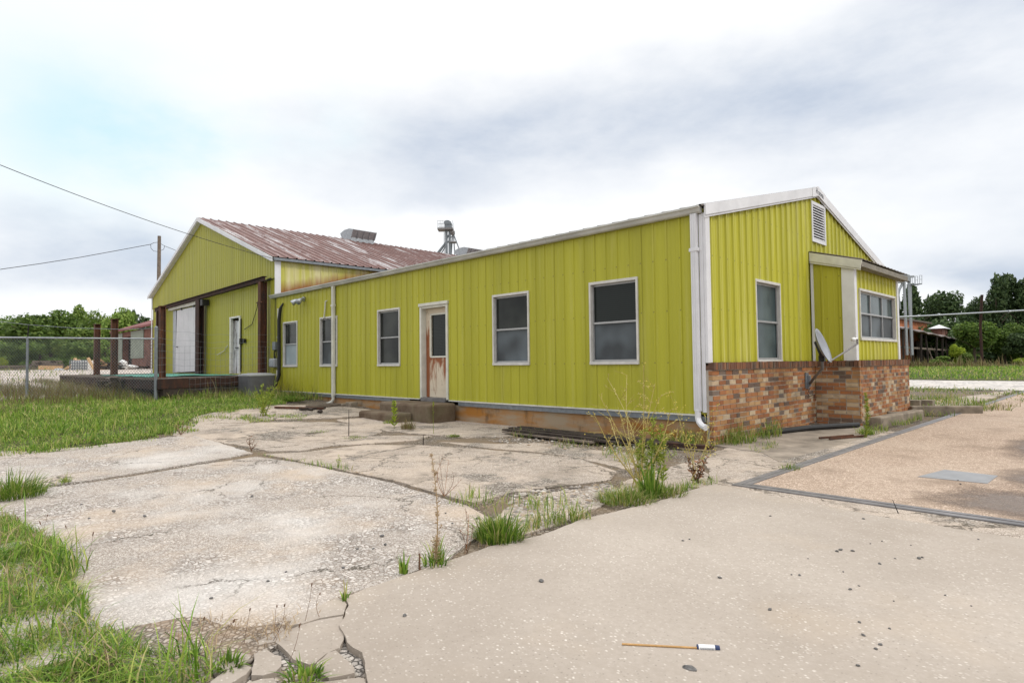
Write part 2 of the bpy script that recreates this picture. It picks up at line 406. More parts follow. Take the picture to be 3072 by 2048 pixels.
def found_mat():
    t = newmat('foundation'); n = t.noise(t.mapping(t.co, (.7, .7, 3)), 1.3, 5, .6)
    c = t.mix(t.ramp(n, [(.38, 0.0), (.62, 1.0)]), (.34, .15, .035), (.32, .25, .17))
    n2 = t.noise(t.mapping(t.co, (2, 2, 1)), 1.0, 5, .7); c = t.mix(t.ramp(n2, [(.55, 0.0), (.72, .85)]), c, (.07, .055, .04))
    return setp(t, c, .9, 0, t.bump(t.noise(t.co, 30), .3, .01), .2)
M['foundation'] = found_mat()
def step_mat():
    t = newmat('old_steps'); n = t.noise(t.co, 3, 6, .65); c = t.mix(t.ramp(n, [(.35, 0.0), (.65, 1.0)]), (.11, .075, .05), (.20, .155, .11))
    c = t.mix(t.ramp(t.noise(t.co, 1.4, 3), [(.5, 0.0), (.7, .5)]), c, (.05, .06, .02))
    return setp(t, c, .9, 0, t.bump(t.noise(t.co, 35, 5), .5, .01), .2)
M['steps'] = step_mat()
def door_mat():
    t = newmat('rusted_door'); s = t.node('ShaderNodeSeparateXYZ', {0: t.co}); n = t.noise(t.mapping(t.co, (5, 5, 1.1)), 1.3, 6, .65, .4)
    low = t.ramp(t.math('MULTIPLY', s.outputs[2], .4), [(.17, .20), (.26, .34), (.38, .46), (.50, .54), (.535, .58), (.55, .26), (.95, .12)])
    lft = t.math('MULTIPLY', t.ramp(s.outputs[0], [(0.0, 0.0)]), 0.0); ed = t.math('MULTIPLY', t.math('LESS_THAN', s.outputs[0], -6.76), t.ramp(t.math('MULTIPLY', s.outputs[2], .4), [(.5, .34), (.86, .22), (.9, 0.0)]))
    f = t.math('ADD', n, t.math('SUBTRACT', t.math('ADD', low, ed), .34)); c = t.mix(t.ramp(f, [(.54, 0.0), (.66, 1.0)]), (.60, .52, .40), (.26, .085, .03))
    c = t.mix(t.ramp(t.noise(t.mapping(t.co, (4, 4, 1.6), (3, 1, 2)), 1.6, 5, .7), [(.6, 0.0), (.68, .8)]), c, (.09, .03, .012))
    return setp(t, c, .65)
M['door'] = door_mat()
M['white_door'] = plain('white_door', (.58, .58, .60), .55, 0, .08, 1.5)
def peel_mat():
    t = newmat('peeling_door'); n = t.noise(t.mapping(t.co, (9, 9, 1.3)), 1.5, 6, .7)
    return setp(t, t.mix(t.ramp(n, [(.46, 0.0), (.54, 1.0)]), (.09, .07, .06), (.50, .50, .50)), .8)
M['peel'] = peel_mat()

# ---- ground
def stones(t, vec, scale, lo, hi, mortar, gap=.06):
    v = t.voro(vec, scale); e = t.voro(vec, scale, 'DISTANCE_TO_EDGE').outputs['Distance']
    rnd = t.node('ShaderNodeSeparateXYZ', {0: v.outputs['Color']}).outputs[0]
    c = t.mix(rnd, lo, hi); k = t.ramp(e, [(gap * .4, 0.0), (gap * 1.4, 1.0)])
    return t.mix(k, mortar, c), e, rnd
def cracks(t, c, sc=.9, k=0, col=(.06, .05, .035)):
    w_ = t.noise(t.mapping(t.co, (1, 1, 1), (k, k, 0)), 1.6, 6, .7); w2 = t.noise(t.mapping(t.co, (1, 1, 1), (k + 5, 2, 0)), 1.6, 6, .7)
    vec = t.node('ShaderNodeVectorMath', {0: t.co, 1: t.node('ShaderNodeCombineXYZ', {0: t.math('MULTIPLY', w_, .9), 1: t.math('MULTIPLY', w2, .9)}).outputs[0]}, operation='ADD').outputs[0]
    e = t.voro(vec, sc, 'DISTANCE_TO_EDGE').outputs['Distance']; m_ = t.ramp(t.noise(t.mapping(t.co, (1, 1, 1), (k, 8, 0)), .8, 3), [(.44, 0.0), (.56, 1.0)])
    return t.mix(t.math('MULTIPLY', t.math('MULTIPLY', t.ramp(t.math('DIVIDE', e, sc), [(.003, 1.0), (.016, 0.0)]), m_), .9), c, col)
def concrete_smooth():
    t = newmat('smooth_concrete'); base = t.noise(t.co, .55, 6, .6); fine = t.noise(t.co, 35, 5, .7)
    c = t.mix(t.ramp(base, [(.35, 0.0), (.65, 1.0)]), (.335, .285, .24), (.43, .373, .32))
    c = t.mix(t.ramp(fine, [(.35, .35), (.7, 0.0)]), c, (.26, .22, .175))
    warm = t.noise(t.mapping(t.co, (1, 1, 1), (5, 2, 0)), .9, 4); c = t.mix(t.ramp(warm, [(.55, 0.0), (.72, .4)]), c, (.42, .335, .25))
    wv = t.noise(t.co, 60, 2); vv = t.node('ShaderNodeVectorMath', {0: t.mapping(t.co, (1, 1.5, 1), rot=(0, 0, .6)), 1: t.node('ShaderNodeCombineXYZ', {0: t.math('MULTIPLY', wv, .02), 1: t.math('MULTIPLY', wv, -.016)}).outputs[0]}, operation='ADD').outputs[0]
    v = t.voro(vv, 52); r = t.node('ShaderNodeSeparateXYZ', {0: v.outputs['Color']})
    chip = t.math('MULTIPLY', t.ramp(v.outputs['Distance'], [(.18, 1.0), (.46, 0.0)]), t.ramp(r.outputs[0], [(.66, 0.0), (.98, 1.0)]))
    patch = t.ramp(t.noise(t.co, 1.7, 3), [(.35, .35), (.6, 1.0)])
    c = t.mix(t.math('MULTIPLY', chip, patch), c, (.64, .585, .515))
    v2 = t.voro(t.mapping(t.co, (1, 1, 1), (3, 3, 0)), 75); r2 = t.node('ShaderNodeSeparateXYZ', {0: v2.outputs['Color']})
    chip2 = t.math('MULTIPLY', t.ramp(v2.outputs['Distance'], [(.2, 1.0), (.4, 0.0)]), t.ramp(r2.outputs[0], [(.86, 0.0), (.9, 1.0)])); c = t.mix(t.math('MULTIPLY', chip2, .55), c, (.20, .175, .15))
    st = t.noise(t.co, .38, 5, .6); c = t.mix(t.ramp(st, [(.54, 0.0), (.70, .42)]), c, (.25, .20, .155))
    return setp(t, c, .88, 0, t.bump(t.math('ADD', fine, t.math('MULTIPLY', chip, .2)), .35, .006), .25)
M['concrete'] = concrete_smooth()
def concrete_worn():
    t = newmat('worn_concrete'); wv = t.noise(t.co, 3, 3); vec = t.node('ShaderNodeVectorMath', {0: t.co, 1: (0, 0, 0)}, operation='ADD').outputs[0]
    c1, e1, r1 = stones(t, vec, 36, (.25, .225, .20), (.70, .65, .60), (.20, .16, .13), .10)
    c2, e2, r2 = stones(t, vec, 74, (.33, .29, .255), (.66, .60, .54), (.24, .19, .15), .09)
    big = t.noise(t.co, .55, 5, .6)
    c = t.mix(t.ramp(t.noise(t.co, 1.6, 4), [(.42, 0.0), (.58, 1.0)]), c1, c2)
    sand = t.ramp(t.noise(t.mapping(t.co, (1, 1, 1), (4, 9, 0)), .8, 6, .65), [(.48, 0.0), (.66, .8)])
    c = t.mix(t.math('MULTIPLY', sand, .8), c, (.52, .41, .31))
    c = t.mix(t.ramp(big, [(.50, 0.0), (.66, .6)]), c, (.62, .585, .55))
    c = t.mix(t.ramp(t.noise(t.mapping(t.co, (1, 1, 1), (1, 1, 5)), .5, 5, .65), [(.55, 0.0), (.72, .4)]), c, (.22, .185, .155))
    c = cracks(t, c, .55, 2)
    h = t.math('MULTIPLY', t.math('MINIMUM', e1, .25), 1.0)
    return setp(t, c, .9, 0, t.bump(t.math('ADD', h, t.math('MULTIPLY', t.noise(t.co, 40, 4), .12)), .6, .035), .2)
M['worn'] = concrete_worn()
def concrete_mid():
    t = newmat('pale_concrete'); base = t.noise(t.co, .8, 6, .65); c1, e1, r1 = stones(t, t.co, 60, (.31, .265, .225), (.62, .545, .475), (.24, .195, .155), .11)
    c = t.mix(t.ramp(base, [(.42, .1), (.66, .8)]), c1, (.49, .40, .32))
    c = t.mix(t.ramp(t.noise(t.mapping(t.co, (1, 1, 1), (8, 2, 0)), 1.1, 6, .7), [(.52, 0.0), (.68, .8)]), c, (.20, .165, .13))
    gr, e3, r3 = stones(t, t.co, 34, (.20, .18, .155), (.52, .47, .42), (.10, .08, .06), .14); c = t.mix(t.ramp(t.noise(t.mapping(t.co, (1, 1, 1), (3, 6, 0)), .75, 6, .7), [(.53, 0.0), (.60, .9)]), c, gr)
    c = cracks(t, c, .8, 1); c = cracks(t, c, 1.7, 4)
    return setp(t, c, .9, 0, t.bump(t.math('MINIMUM', e1, .2), .5, .02), .2)
M['mid'] = concrete_mid()
def scale_mat():
    t = newmat('pink_aggregate'); c1, e1, r1 = stones(t, t.co, 52, (.32, .23, .165), (.64, .50, .395), (.23, .165, .12), .10)
    big = t.noise(t.co, .5, 5, .6); c = t.mix(t.ramp(big, [(.45, 0.0), (.68, .45)]), c1, (.47, .375, .295)); c = t.mix(t.ramp(t.noise(t.mapping(t.co, (1, 1, 1), (6, 6, 0)), 1.3, 6, .65), [(.52, 0.0), (.68, .6)]), c, (.22, .16, .115))
    s = t.node('ShaderNodeSeparateXYZ', {0: t.co}); wob = t.math('MULTIPLY', t.math('SUBTRACT', t.noise(t.co, 1.6, 5, .65), .5), 1.7)
    def spot(cx, cy, rx, ry):
        u = t.math('DIVIDE', t.math('SUBTRACT', s.outputs[0], cx), rx); v = t.math('DIVIDE', t.math('SUBTRACT', s.outputs[1], cy), ry)
        return t.math('SUBTRACT', 1.0, t.math('ADD', t.math('ADD', t.math('MULTIPLY', u, u), t.math('MULTIPLY', v, v)), wob), clamp=True)
    wet = t.math('MAXIMUM', spot(3.75, -1.75, .85, .8), t.math('MULTIPLY', spot(3.75, -.3, .55, 1.0), .85)); wet = t.math('MAXIMUM', wet, t.math('MULTIPLY', spot(3.5, 2.6, .55, 2.2), .7))
    wf = t.ramp(wet, [(.05, 0.0), (.55, 1.0)])
    c = t.mix(t.math('MULTIPLY', wf, .85), c, t.mix(1.0, c, (.30, .27, .25), 'MULTIPLY'))
    return setp(t, c, t.ramp(wet, [(.3, .9), (.75, .32)]), 0, t.bump(t.math('MINIMUM', e1, .2), .55, .02), .3)
M['scale'] = scale_mat()
def dirt_mat(name, a, b, c3, sc=30):
    t = newmat(name); c1, e1, r1 = stones(t, t.co, sc, a, b, tuple(k * .5 for k in a), .12)
    c = t.mix(t.ramp(t.noise(t.co, 1.3, 6, .65), [(.42, 0.0), (.62, 1.0)]), c1, c3)
    return setp(t, c, .95, 0, t.bump(t.math('ADD', t.math('MINIMUM', e1, .2), t.math('MULTIPLY', t.noise(t.co, 9, 5, .7), .5)), .8, .04), .15)
M['ground'] = dirt_mat('ground_gravel', (.13, .105, .08), (.38, .33, .28), (.20, .15, .10))
M['gravel'] = dirt_mat('loose_gravel', (.20, .18, .16), (.55, .50, .45), (.34, .245, .165), 34)
M['soil'] = dirt_mat('dark_soil', (.07, .055, .035), (.13, .10, .065), (.10, .085, .04), 20)
M['lawn_soil'] = dirt_mat('lawn_soil', (.07, .07, .03), (.15, .13, .07), (.09, .11, .03), 9)
M['yard'] = dirt_mat('pale_yard', (.50, .45, .41), (.66, .61, .57), (.56, .47, .40), 3)
M['road'] = dirt_mat('pale_road', (.50, .47, .44), (.68, .65, .62), (.58, .53, .48), 4)
M['apron'] = plain('stained_apron', (.25, .21, .17), .9, 0, .4, 2.5, .2, .5)
M['curb'] = plain('mossy_curb', (.23, .19, .145), .9, 0, .4, 5, .2, .5)

def leaf_mat(name, stops, trans=.35):
    m = bpy.data.materials.new(name); m.use_nodes = True; t = NT(m.node_tree); t.n.clear()
    g = t.node('ShaderNodeNewGeometry'); c = t.ramp(g.outputs['Random Per Island'], stops)
    oi = t.node('ShaderNodeObjectInfo'); hs = t.node('ShaderNodeHueSaturation', {'Color': c}); t.put(hs.inputs['Value'], t.math('ADD', .82, t.math('MULTIPLY', oi.outputs['Random'], .36)))
    d = t.node('ShaderNodeBsdfPrincipled', {'Base Color': hs.outputs[0], 'Roughness': .6, 'Specular IOR Level': .25}); tr = t.node('ShaderNodeBsdfTranslucent', {0: hs.outputs[0]})
    mx = t.node('ShaderNodeMixShader', {0: trans, 1: d.outputs[0], 2: tr.outputs[0]}); t.l.new(mx.outputs[0], t.node('ShaderNodeOutputMaterial').inputs[0]); return m
M['grass'] = leaf_mat('grass_blades', [(0, (.09, .15, .025)), (.45, (.18, .265, .045)), (.72, (.29, .35, .07)), (.86, (.40, .36, .13)), (1, (.46, .36, .20))])
M['grass_lush'] = leaf_mat('lush_grass', [(0, (.06, .13, .016)), (.4, (.145, .265, .028)), (.72, (.26, .37, .05)), (.88, (.40, .42, .11)), (1, (.47, .38, .20))])
M['grass_brown'] = leaf_mat('brown_weeds', [(0, (.12, .10, .04)), (.5, (.22, .16, .08)), (.8, (.16, .19, .05)), (1, (.34, .27, .15))])
M['straw'] = leaf_mat('dead_straw', [(0, (.20, .13, .07)), (.5, (.34, .24, .14)), (1, (.48, .37, .23))], .15)
M['weed'] = leaf_mat('weed_leaf', [(0, (.16, .22, .03)), (.5, (.24, .31, .04)), (1, (.40, .42, .08))])
M['weed_dry'] = leaf_mat('weed_dry', [(0, (.42, .32, .10)), (.6, (.56, .46, .15)), (1, (.66, .58, .24))], .2)
M['weed_brown'] = leaf_mat('weed_brown', [(0, (.10, .055, .03)), (.6, (.18, .10, .06)), (1, (.50, .22, .10))], .2)
M['flower'] = plain('yellow_flower', (.70, .55, .10), .6, 0, .1)
M['leaf_mid'] = leaf_mat('leaf_mid', [(0, (.055, .10, .02)), (.6, (.115, .19, .035)), (1, (.20, .28, .06))])
M['leaf_light'] = leaf_mat('leaf_light', [(0, (.09, .15, .025)), (.6, (.175, .265, .05)), (1, (.28, .36, .09))])
M['leaf_dark'] = leaf_mat('leaf_dark', [(0, (.03, .058, .022)), (.6, (.068, .11, .038)), (1, (.115, .165, .06))], .25)
M['leaf_yellow'] = leaf_mat('leaf_yellow', [(0, (.15, .22, .02)), (.6, (.28, .36, .03)), (1, (.40, .46, .06))])
M['bark'] = plain('bark', (.09, .07, .05), .9, 0, .35, 4)
# ---------------------------------------------------------------- the ground
XS = np.concatenate([-np.geomspace(900, 40, 22), np.arange(-38, 12, 2), np.geomspace(12, 900, 22)])
YS = np.concatenate([-np.geomspace(300, 16, 12), np.arange(-14, 40, 2), np.geomspace(42, 1200, 24)])
mb = MB(); gx, gy = np.meshgrid(XS, YS, indexing='ij'); gzv = gz(gx, gy) - .05; nx, ny = len(XS), len(YS)
mb.v = list(zip(gx.ravel(), gy.ravel(), gzv.ravel())); mb.f = [(i * ny + j, (i + 1) * ny + j, (i + 1) * ny + j + 1, i * ny + j + 1) for i in range(nx - 1) for j in range(ny - 1)]; mb.m = [0] * len(mb.f)
tag(mb.build('ground', M['ground'], smooth=True), kind='structure')
def S(*a, **k):
    return tag(sheet(*a, **k), kind='structure')
def polyD(pts): return [gD(*p)[:2] for p in pts]
def poly3(pts, ox=0, oy=0, sc=1): return [gp(ox + x * sc, oy + y * sc)[:2] for x, y in pts]

# near slab (bottom right), the broken corner pieces beside it
edgeA = [(846, 1575), (838, 1502), (806, 1478), (786, 1440), (797, 1395), (797, 1376), (832, 1360), (925, 1327), (1035, 1288), (1125, 1258), (1240, 1231), (1345, 1192), (1440, 1171), (1525, 1150), (1600, 1124), (1640, 1114), (1700, 1126), (1800, 1146), (2000, 1185), (2200, 1217), (2400, 1250)]
P1 = [tuple(p) for p in polyD(edgeA)] + [(6.5, -3.6), (10, -4), (10, -14), (1.9, -13)]
S('pavement', P1, M['concrete'], .012, res=.6, step=.03, amp=.02, seed=3, thick=.07)
ox, oy, sc = 600, 1700, 550 / 2352
cen = lambda pc: (sum(p[0] for p in pc) / len(pc), sum(p[1] for p in pc) / len(pc))
def grow(pc, k=1.015):
    c = cen(pc); return [(c[0] + (p[0] - c[0]) * k, c[1] + (p[1] - c[1]) * k) for p in pc]
pieces = [[(1190, 690), (1300, 610), (1560, 500), (1760, 400), (1850, 440), (1885, 490), (1850, 580), (1840, 620), (1530, 675), (1330, 740), (1150, 770)],
          [(1100, 830), (1340, 745), (1540, 690), (1830, 640), (1815, 800), (1830, 940), (1790, 1040), (1640, 1110), (1480, 1240), (1390, 1260), (1190, 1200), (1120, 1110), (980, 970)],
          [(705, 960), (1060, 775), (1090, 830), (970, 960), (740, 1000)],
          [(1640, 1120), (1750, 1090), (1830, 1150), (1990, 1310), (1980, 1380), (1660, 1440), (1560, 1400), (1480, 1330), (1500, 1250)],
          [(690, 1120), (850, 1060), (960, 1130), (1060, 1150), (1050, 1280), (960, 1360), (800, 1400), (660, 1390), (680, 1240)],
          [(160, 1240), (330, 1150), (500, 1090), (600, 1100), (660, 1140), (560, 1240), (380, 1300), (220, 1330)],
          [(140, 1500), (330, 1360), (560, 1290), (650, 1310), (600, 1400), (420, 1500), (300, 1600)],
          [(600, 1490), (800, 1440), (960, 1430), (1000, 1500), (900, 1600), (600, 1600)],
          [(1480, 1480), (1700, 1460), (2080, 1420), (2120, 1500), (2110, 1640), (1450, 1640)]]
for i, pc in enumerate(pieces):
    S('pavement', poly3(grow(pc), ox, oy, sc), M['concrete'], .008 - .004 * (i % 3), res=.3, step=.018, amp=.010, seed=20 + i, thick=.05, tilt=((i % 3 - 1) * .012, ((i * 7) % 5 - 2) * .008))
S('ground', polyD([(640, 1400), (840, 1350), (860, 1420), (850, 1600), (820, 1700), (300, 1700), (380, 1540), (520, 1470)]), M['gravel'], -.018, res=.3, step=.08, amp=.02, seed=58, thick=.03)
S('ground', polyD([(150, 1640), (-100, 1200), (300, 1070), (440, 990), (560, 940), (760, 930), (1000, 935), (1300, 960), (1640, 1000), (1700, 1020), (1690, 1115), (1600, 1140), (1345, 1200), (1030, 1295), (830, 1365), (700, 1420)]), M['ground'], -.020, res=.6, step=.2, amp=.03, seed=59, thick=.03)
# worn slab left, slab behind it, slabs towards the building
P2 = polyD([(-200, 1195), (0, 1140), (90, 1122), (150, 1115), (300, 1093), (450, 1068), (590, 1047), (700, 1064), (800, 1085), (900, 1106), (1000, 1136), (1070, 1158), (1125, 1186), (1110, 1222), (1030, 1282), (920, 1322), (865, 1342), (760, 1375), (680, 1425), (560, 1462), (440, 1510), (330, 1560), (150, 1640), (-300, 1700)])
S('pavement', P2, M['worn'], -.004, res=.5, step=.06, amp=.02, seed=4, thick=.05, und=.012)
P3 = polyD([(-200, 1180), (-200, 1040), (0, 1036), (70, 1035), (200, 1024), (330, 1008), (440, 998), (520, 1020), (582, 1040), (440, 1063), (300, 1088), (150, 1109), (80, 1118), (0, 1135)])
S('pavement', P3, M['worn'], -.002, res=.5, step=.05, amp=.04, seed=5, thick=.05, und=.012)
P4 = polyD([(603, 1042), (700, 1038), (760, 1030), (850, 1020), (980, 1022), (1100, 1030), (1240, 1042), (1330, 1052), (1415, 1082), (1405, 1100), (1300, 1114), (1180, 1130), (1090, 1155), (1005, 1133), (900, 1102), (800, 1081), (700, 1061)])
S('pavement', P4, M['mid'], .0, res=.4, step=.06, amp=.025, seed=6, thick=.05, und=.01)
P5 = polyD([(392, 1000), (420, 975), (520, 968), (640, 968), (760, 968), (850, 976), (880, 988), (850, 1000), (990, 1000), (960, 1010), (840, 1018), (760, 1022), (700, 1032), (620, 1034), (545, 1018)])
S('pavement', P5, M['mid'], -.004, res=.5, step=.06, amp=.09, seed=7, thick=.05, und=.012)
P6 = polyD([(770, 962), (860, 958), (990, 962), (1080, 965), (1230, 975), (1270, 990), (1180, 1000), (1090, 1003), (1000, 998), (900, 990)])
S('pavement', P6, M['mid'], -.006, res=.5, step=.06, amp=.07, seed=8, thick=.05)
P7 = polyD([(440, 958), (500, 945), (580, 936), (640, 930), (760, 930), (850, 940), (860, 952), (760, 960), (640, 962), (560, 970), (450, 972)])
S('pavement', P7, M['mid'], -.002, res=.5, step=.07, amp=.10, seed=9, thick=.05)
P7b = polyD([(1010, 1012), (1150, 1016), (1240, 1014), (1370, 1030), (1480, 1040), (1500, 1060), (1440, 1075), (1340, 1050), (1240, 1036), (1100, 1024)])
S('pavement', P7b, M['mid'], -.016, res=.5, step=.06, amp=.04, seed=10, thick=.05)
# apron slabs between the brick wall and the weighbridge
A8 = [[(1620, 1048), (1690, 1020), (1800, 1005), (1900, 1000), (1960, 985), (1985, 990), (1900, 1023), (1790, 1065), (1700, 1103), (1650, 1112), (1630, 1090)],
      [(1430, 1105), (1520, 1075), (1610, 1052), (1622, 1090), (1635, 1108), (1560, 1130), (1470, 1155), (1400, 1150)],
      [(1190, 1142), (1300, 1122), (1415, 1108), (1385, 1150), (1330, 1180), (1240, 1215), (1160, 1235), (1135, 1190)]]
for i, a in enumerate(A8): S('pavement', polyD(a), M['mid'], -.004 - .003 * i, res=.4, step=.04, amp=.05, seed=30 + i, thick=.05)
sheet_apron = S('pavement', [(.05, .0), (.9, -.3), (1.62, -1.2), (1.68, 3.4), (1.1, 3.3), (.95, 3.95), (.05, 3.98)], M['apron'], .0, res=.3, step=.1, amp=.02, seed=40, thick=.05)
S('pavement', [(-6.6, -2.1), (-3.3, -1.75), (-2.9, -.65), (-5.0, -.5), (-6.6, -1.2)], M['mid'], -.012, res=.4, step=.08, amp=.03, seed=41, thick=.05)

# weighbridge: pink aggregate deck in a steel frame
SX, SY = gD(1682, 1116)[:2]
y_far = gD(2345, 893)[1]
S('driveway', [(SX + .13, SY + .14), (SX + 3.1, SY + .14), (SX + 3.1, y_far), (SX + .13, y_far)], M['scale'], .014, res=.8, step=.3, amp=0, thick=.1)
b = MB(); b.box((SX, SY, -.05), (SX + .055, y_far, .02)); b.box((SX + .07, SY + .07, -.05), (SX + .125, y_far, .022)); b.box((SX, SY - .01, -.05), (SX + 3.2, SY + .055, .021)); b.box((SX + .07, SY + .075, -.05), (SX + 3.2, SY + .125, .023))
tag(b.build('steel_frame', M['steel'], loc=(SX, SY, 0), bevel=.004), 'grey steel edge frame sunk round the pink aggregate weighbridge deck', 'steel frame')
c = poly3([(2108, 1098), (2170, 1082), (2292, 1096), (2268, 1114)], 0, 0, D); b = MB()
vs = [(p[0], p[1], .019) for p in c]; b.mesh([(p[0], p[1], .0) for p in c] + vs, [(4, 5, 6, 7), (0, 1, 5, 4), (1, 2, 6, 5), (2, 3, 7, 6), (3, 0, 4, 7)])
tag(b.build('cover_plate', M['plate'], loc=(*c[0], 0)), 'flat grey steel cover plate let into the pink aggregate deck', 'cover plate')

S('pavement', [(SX - .28, SY - .3), (SX + 3.4, SY - .45), (SX + 3.4, SY + .3), (SX + .06, SY + .3), (SX + .06, 3.2), (SX - .12, 3.2)], M['mid'], .008, res=.3, step=.08, amp=.012, seed=57, thick=.06)
# soils, lawns, yard, road further out
S('ground', polyD([(-200, 1045), (-200, 985), (0, 925), (250, 912), (600, 905), (700, 912), (640, 922), (560, 932), (490, 943), (430, 962), (385, 990), (280, 1010), (60, 1036)]), M['lawn_soil'], -.02, res=.7, step=.10, amp=.32, seed=50, thick=.02)
S('ground', polyD([(-300, 1720), (-300, 1180), (0, 1185), (60, 1230), (160, 1290), (180, 1400), (260, 1470), (380, 1520), (420, 1580), (400, 1720)]), M['soil'], -.004, res=.3, step=.08, amp=.05, seed=51, thick=.03)
S('ground', polyD([(180, 1420), (330, 1400), (560, 1440), (680, 1420), (640, 1480), (500, 1540), (360, 1580), (260, 1500)]), M['gravel'], -.002, res=.3, step=.08, amp=.05, seed=52, thick=.03)
S('yard', [(-17, -14), (-17, -4.2), (-28, .4), (-29.4, .4), (-29.4, 60), (-220, 60), (-220, -60), (-40, -60)], M['yard'], .015, res=4, step=1.0, amp=.4, seed=53, thick=.1)
S('lawn', [(-60, 34), (-30, 33), (0, 30.5), (60, 26), (60, 140), (-60, 140)], M['lawn_soil'], .02, res=5, step=1, amp=.3, seed=54, thick=.1)
S('road', [(-20, 22), (-8, 20.5), (60, 14.5), (60, 25.4), (0, 30), (-30, 32.5)], M['road'], .012, res=3, step=1, amp=.4, seed=55, thick=.1)
S('pavement', polyD([(2100, 925), (2200, 912), (2290, 900), (2330, 896), (2300, 908), (2200, 935), (2100, 950), (2060, 946)]), M['mid'], .0, res=.8, step=.2, amp=.1, seed=56, thick=.1)

# ---------------------------------------------------------------- long yellow-green building
ZB, ZE, LL, WW, ZR, XB, YB, YB2 = .42, 3.40, 14.65, 8.9, 4.50, .74, 4.07, 6.98
HB = thing('metal_building', (0, 0, 0), 'long yellow-green ribbed metal building with white trim, six windows in view and brick wainscot', 'building')
WIN = [(-14.12, -13.17), (-11.71, -10.76), (-8.71, -7.77), (-4.51, -3.54), (-2.09, -1.15)]; WZ = (1.17, 2.51)
DOOR = (-6.92, -5.97, .42, 2.50)
TF, TG = TY(0), TX(0)
mb = MB(); ribwall(mb, TF, -LL, 0, ZB, lambda u: ZE, [(a, b_, *WZ) for a, b_ in WIN] + [DOOR], phase=-.16, d_=.016)
mb.build('wall', M['siding'], HB)
rz = lambda y: ZE + (ZR - ZE) * (1 - abs(y - WW / 2) / (WW / 2))
GW = (1.65, 2.62, 1.17, 2.50); VENT = (4.21, 4.92, 3.49, 4.24)
mb = MB(); ribwall(mb, TG, 0, WW, 1.1, rz, [GW, VENT], spacing=.235, w_=.06, d_=.026, phase=.2, extra=(WW / 2,))
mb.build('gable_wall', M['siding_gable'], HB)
mb = MB(); mb.box((-LL, WW - .02, .1), (-.02, WW, ZE)); mb.build('rear_wall', M['siding'], HB)
# roof with ribs running down the slope
def slope_roof(mb, T, u0, u1, s0, s1, spacing, w_=.06, d_=.03, phase=0):
    ribwall(mb, T, u0, u1, s0, lambda u: s1, spacing=spacing, w_=w_, d_=d_, phase=phase, minor=False)
k = (ZR - ZE) / (WW / 2); sl = math.hypot(1, k)
mb = MB()
slope_roof(mb, lambda u, n, s: (u, s / sl - n * k / sl, ZE + .04 + s / sl * k + n / sl), -LL, .06, -.10, WW / 2 * sl + .02, .305)
slope_roof(mb, lambda u, n, s: (u, WW - s / sl + n * k / sl, ZE + .04 + s / sl * k + n / sl), -LL, .06, -.10, WW / 2 * sl + .02, .305)
mb.build('roof', M['roof_brown'], HB)
# gutter: K profile along the eave
prof = [(-.02, 3.42), (-.135, 3.43), (-.135, 3.405), (-.115, 3.39), (-.095, 3.345), (-.075, 3.33), (-.02, 3.33)]
gt = MB()
for a, b_ in zip(np.linspace(-LL - .3, .0, 6)[:-1], np.linspace(-LL - .3, .0, 6)[1:]):
    gt.prism(prof, 0, a, b_ - .004); gt.prism([(p[0] * 1.03 - .001, p[1] + (.003 if p[1] > 3.38 else -.003)) for p in prof], 0, b_ - .035, b_ - .005)
gt.build('gutter', M['gutter'], HB)
# rake trim on the gable and the ridge cap plate with its lettering
mb = MB()
for y0, y1 in ((-.06, WW / 2), (WW / 2, WW + .06)):
    mb.prism([(y0, rz(y0) - .10), (y1, rz(y1) - .10), (y1, rz(y1) + .065), (y0, rz(y0) + .065)], 0, .045, .075)
    mb.prism([(y0, rz(y0) - .135), (y1, rz(y1) - .135), (y1, rz(y1) - .102), (y0, rz(y0) - .102)], 0, .042, .058)
mb.build('rake_trim', M['white'], HB)
mb = MB(); mb.prism([(WW / 2 - .30, rz(WW / 2 - .30) - .11), (WW / 2, ZR - .11), (WW / 2 + .42, rz(WW / 2 + .42) - .11), (WW / 2 + .42, rz(WW / 2 + .42) + .068), (WW / 2, ZR + .075), (WW / 2 - .30, rz(WW / 2 - .3) + .068)], 0, .077, .082)
rp = mb.build('ridge_plate', M['white'], HB)
def text_mesh(txt, name, mat, parent, size, origin, ux, uy, ext=.002, sx=1.0):
    cu = bpy.data.curves.new(name, 'FONT'); cu.body = txt; cu.size = size; cu.extrude = ext
    o = bpy.data.objects.new(name, cu); COL.objects.link(o); dg = bpy.context.evaluated_depsgraph_get()
    me = bpy.data.meshes.new_from_object(o.evaluated_get(dg)); COL.objects.unlink(o); bpy.data.objects.remove(o)
    U = np.array(ux, float); V = np.array(uy, float); W = np.cross(U, V); W /= np.linalg.norm(W); off = wloc(parent)
    for v in me.vertices: v.co = tuple(np.array(origin, float) + U * v.co[0] * sx + V * v.co[1] + W * v.co[2] - off)
    me.materials.clear(); me.materials.append(mat); n = bpy.data.objects.new(name, me); COL.objects.link(n); n.parent = parent; return n
text_mesh('H', 'lettering', M['sign'], rp, .17, (.0835, WW / 2 - .13, ZR - .085), (0, 1, -.0), (0, 0, 1), sx=.75)
text_mesh('OOVER', 'lettering', M['sign'], rp, .105, (.0835, WW / 2 - .01, ZR - .085), (0, 1, -.17), (0, 0, 1), sx=.80)
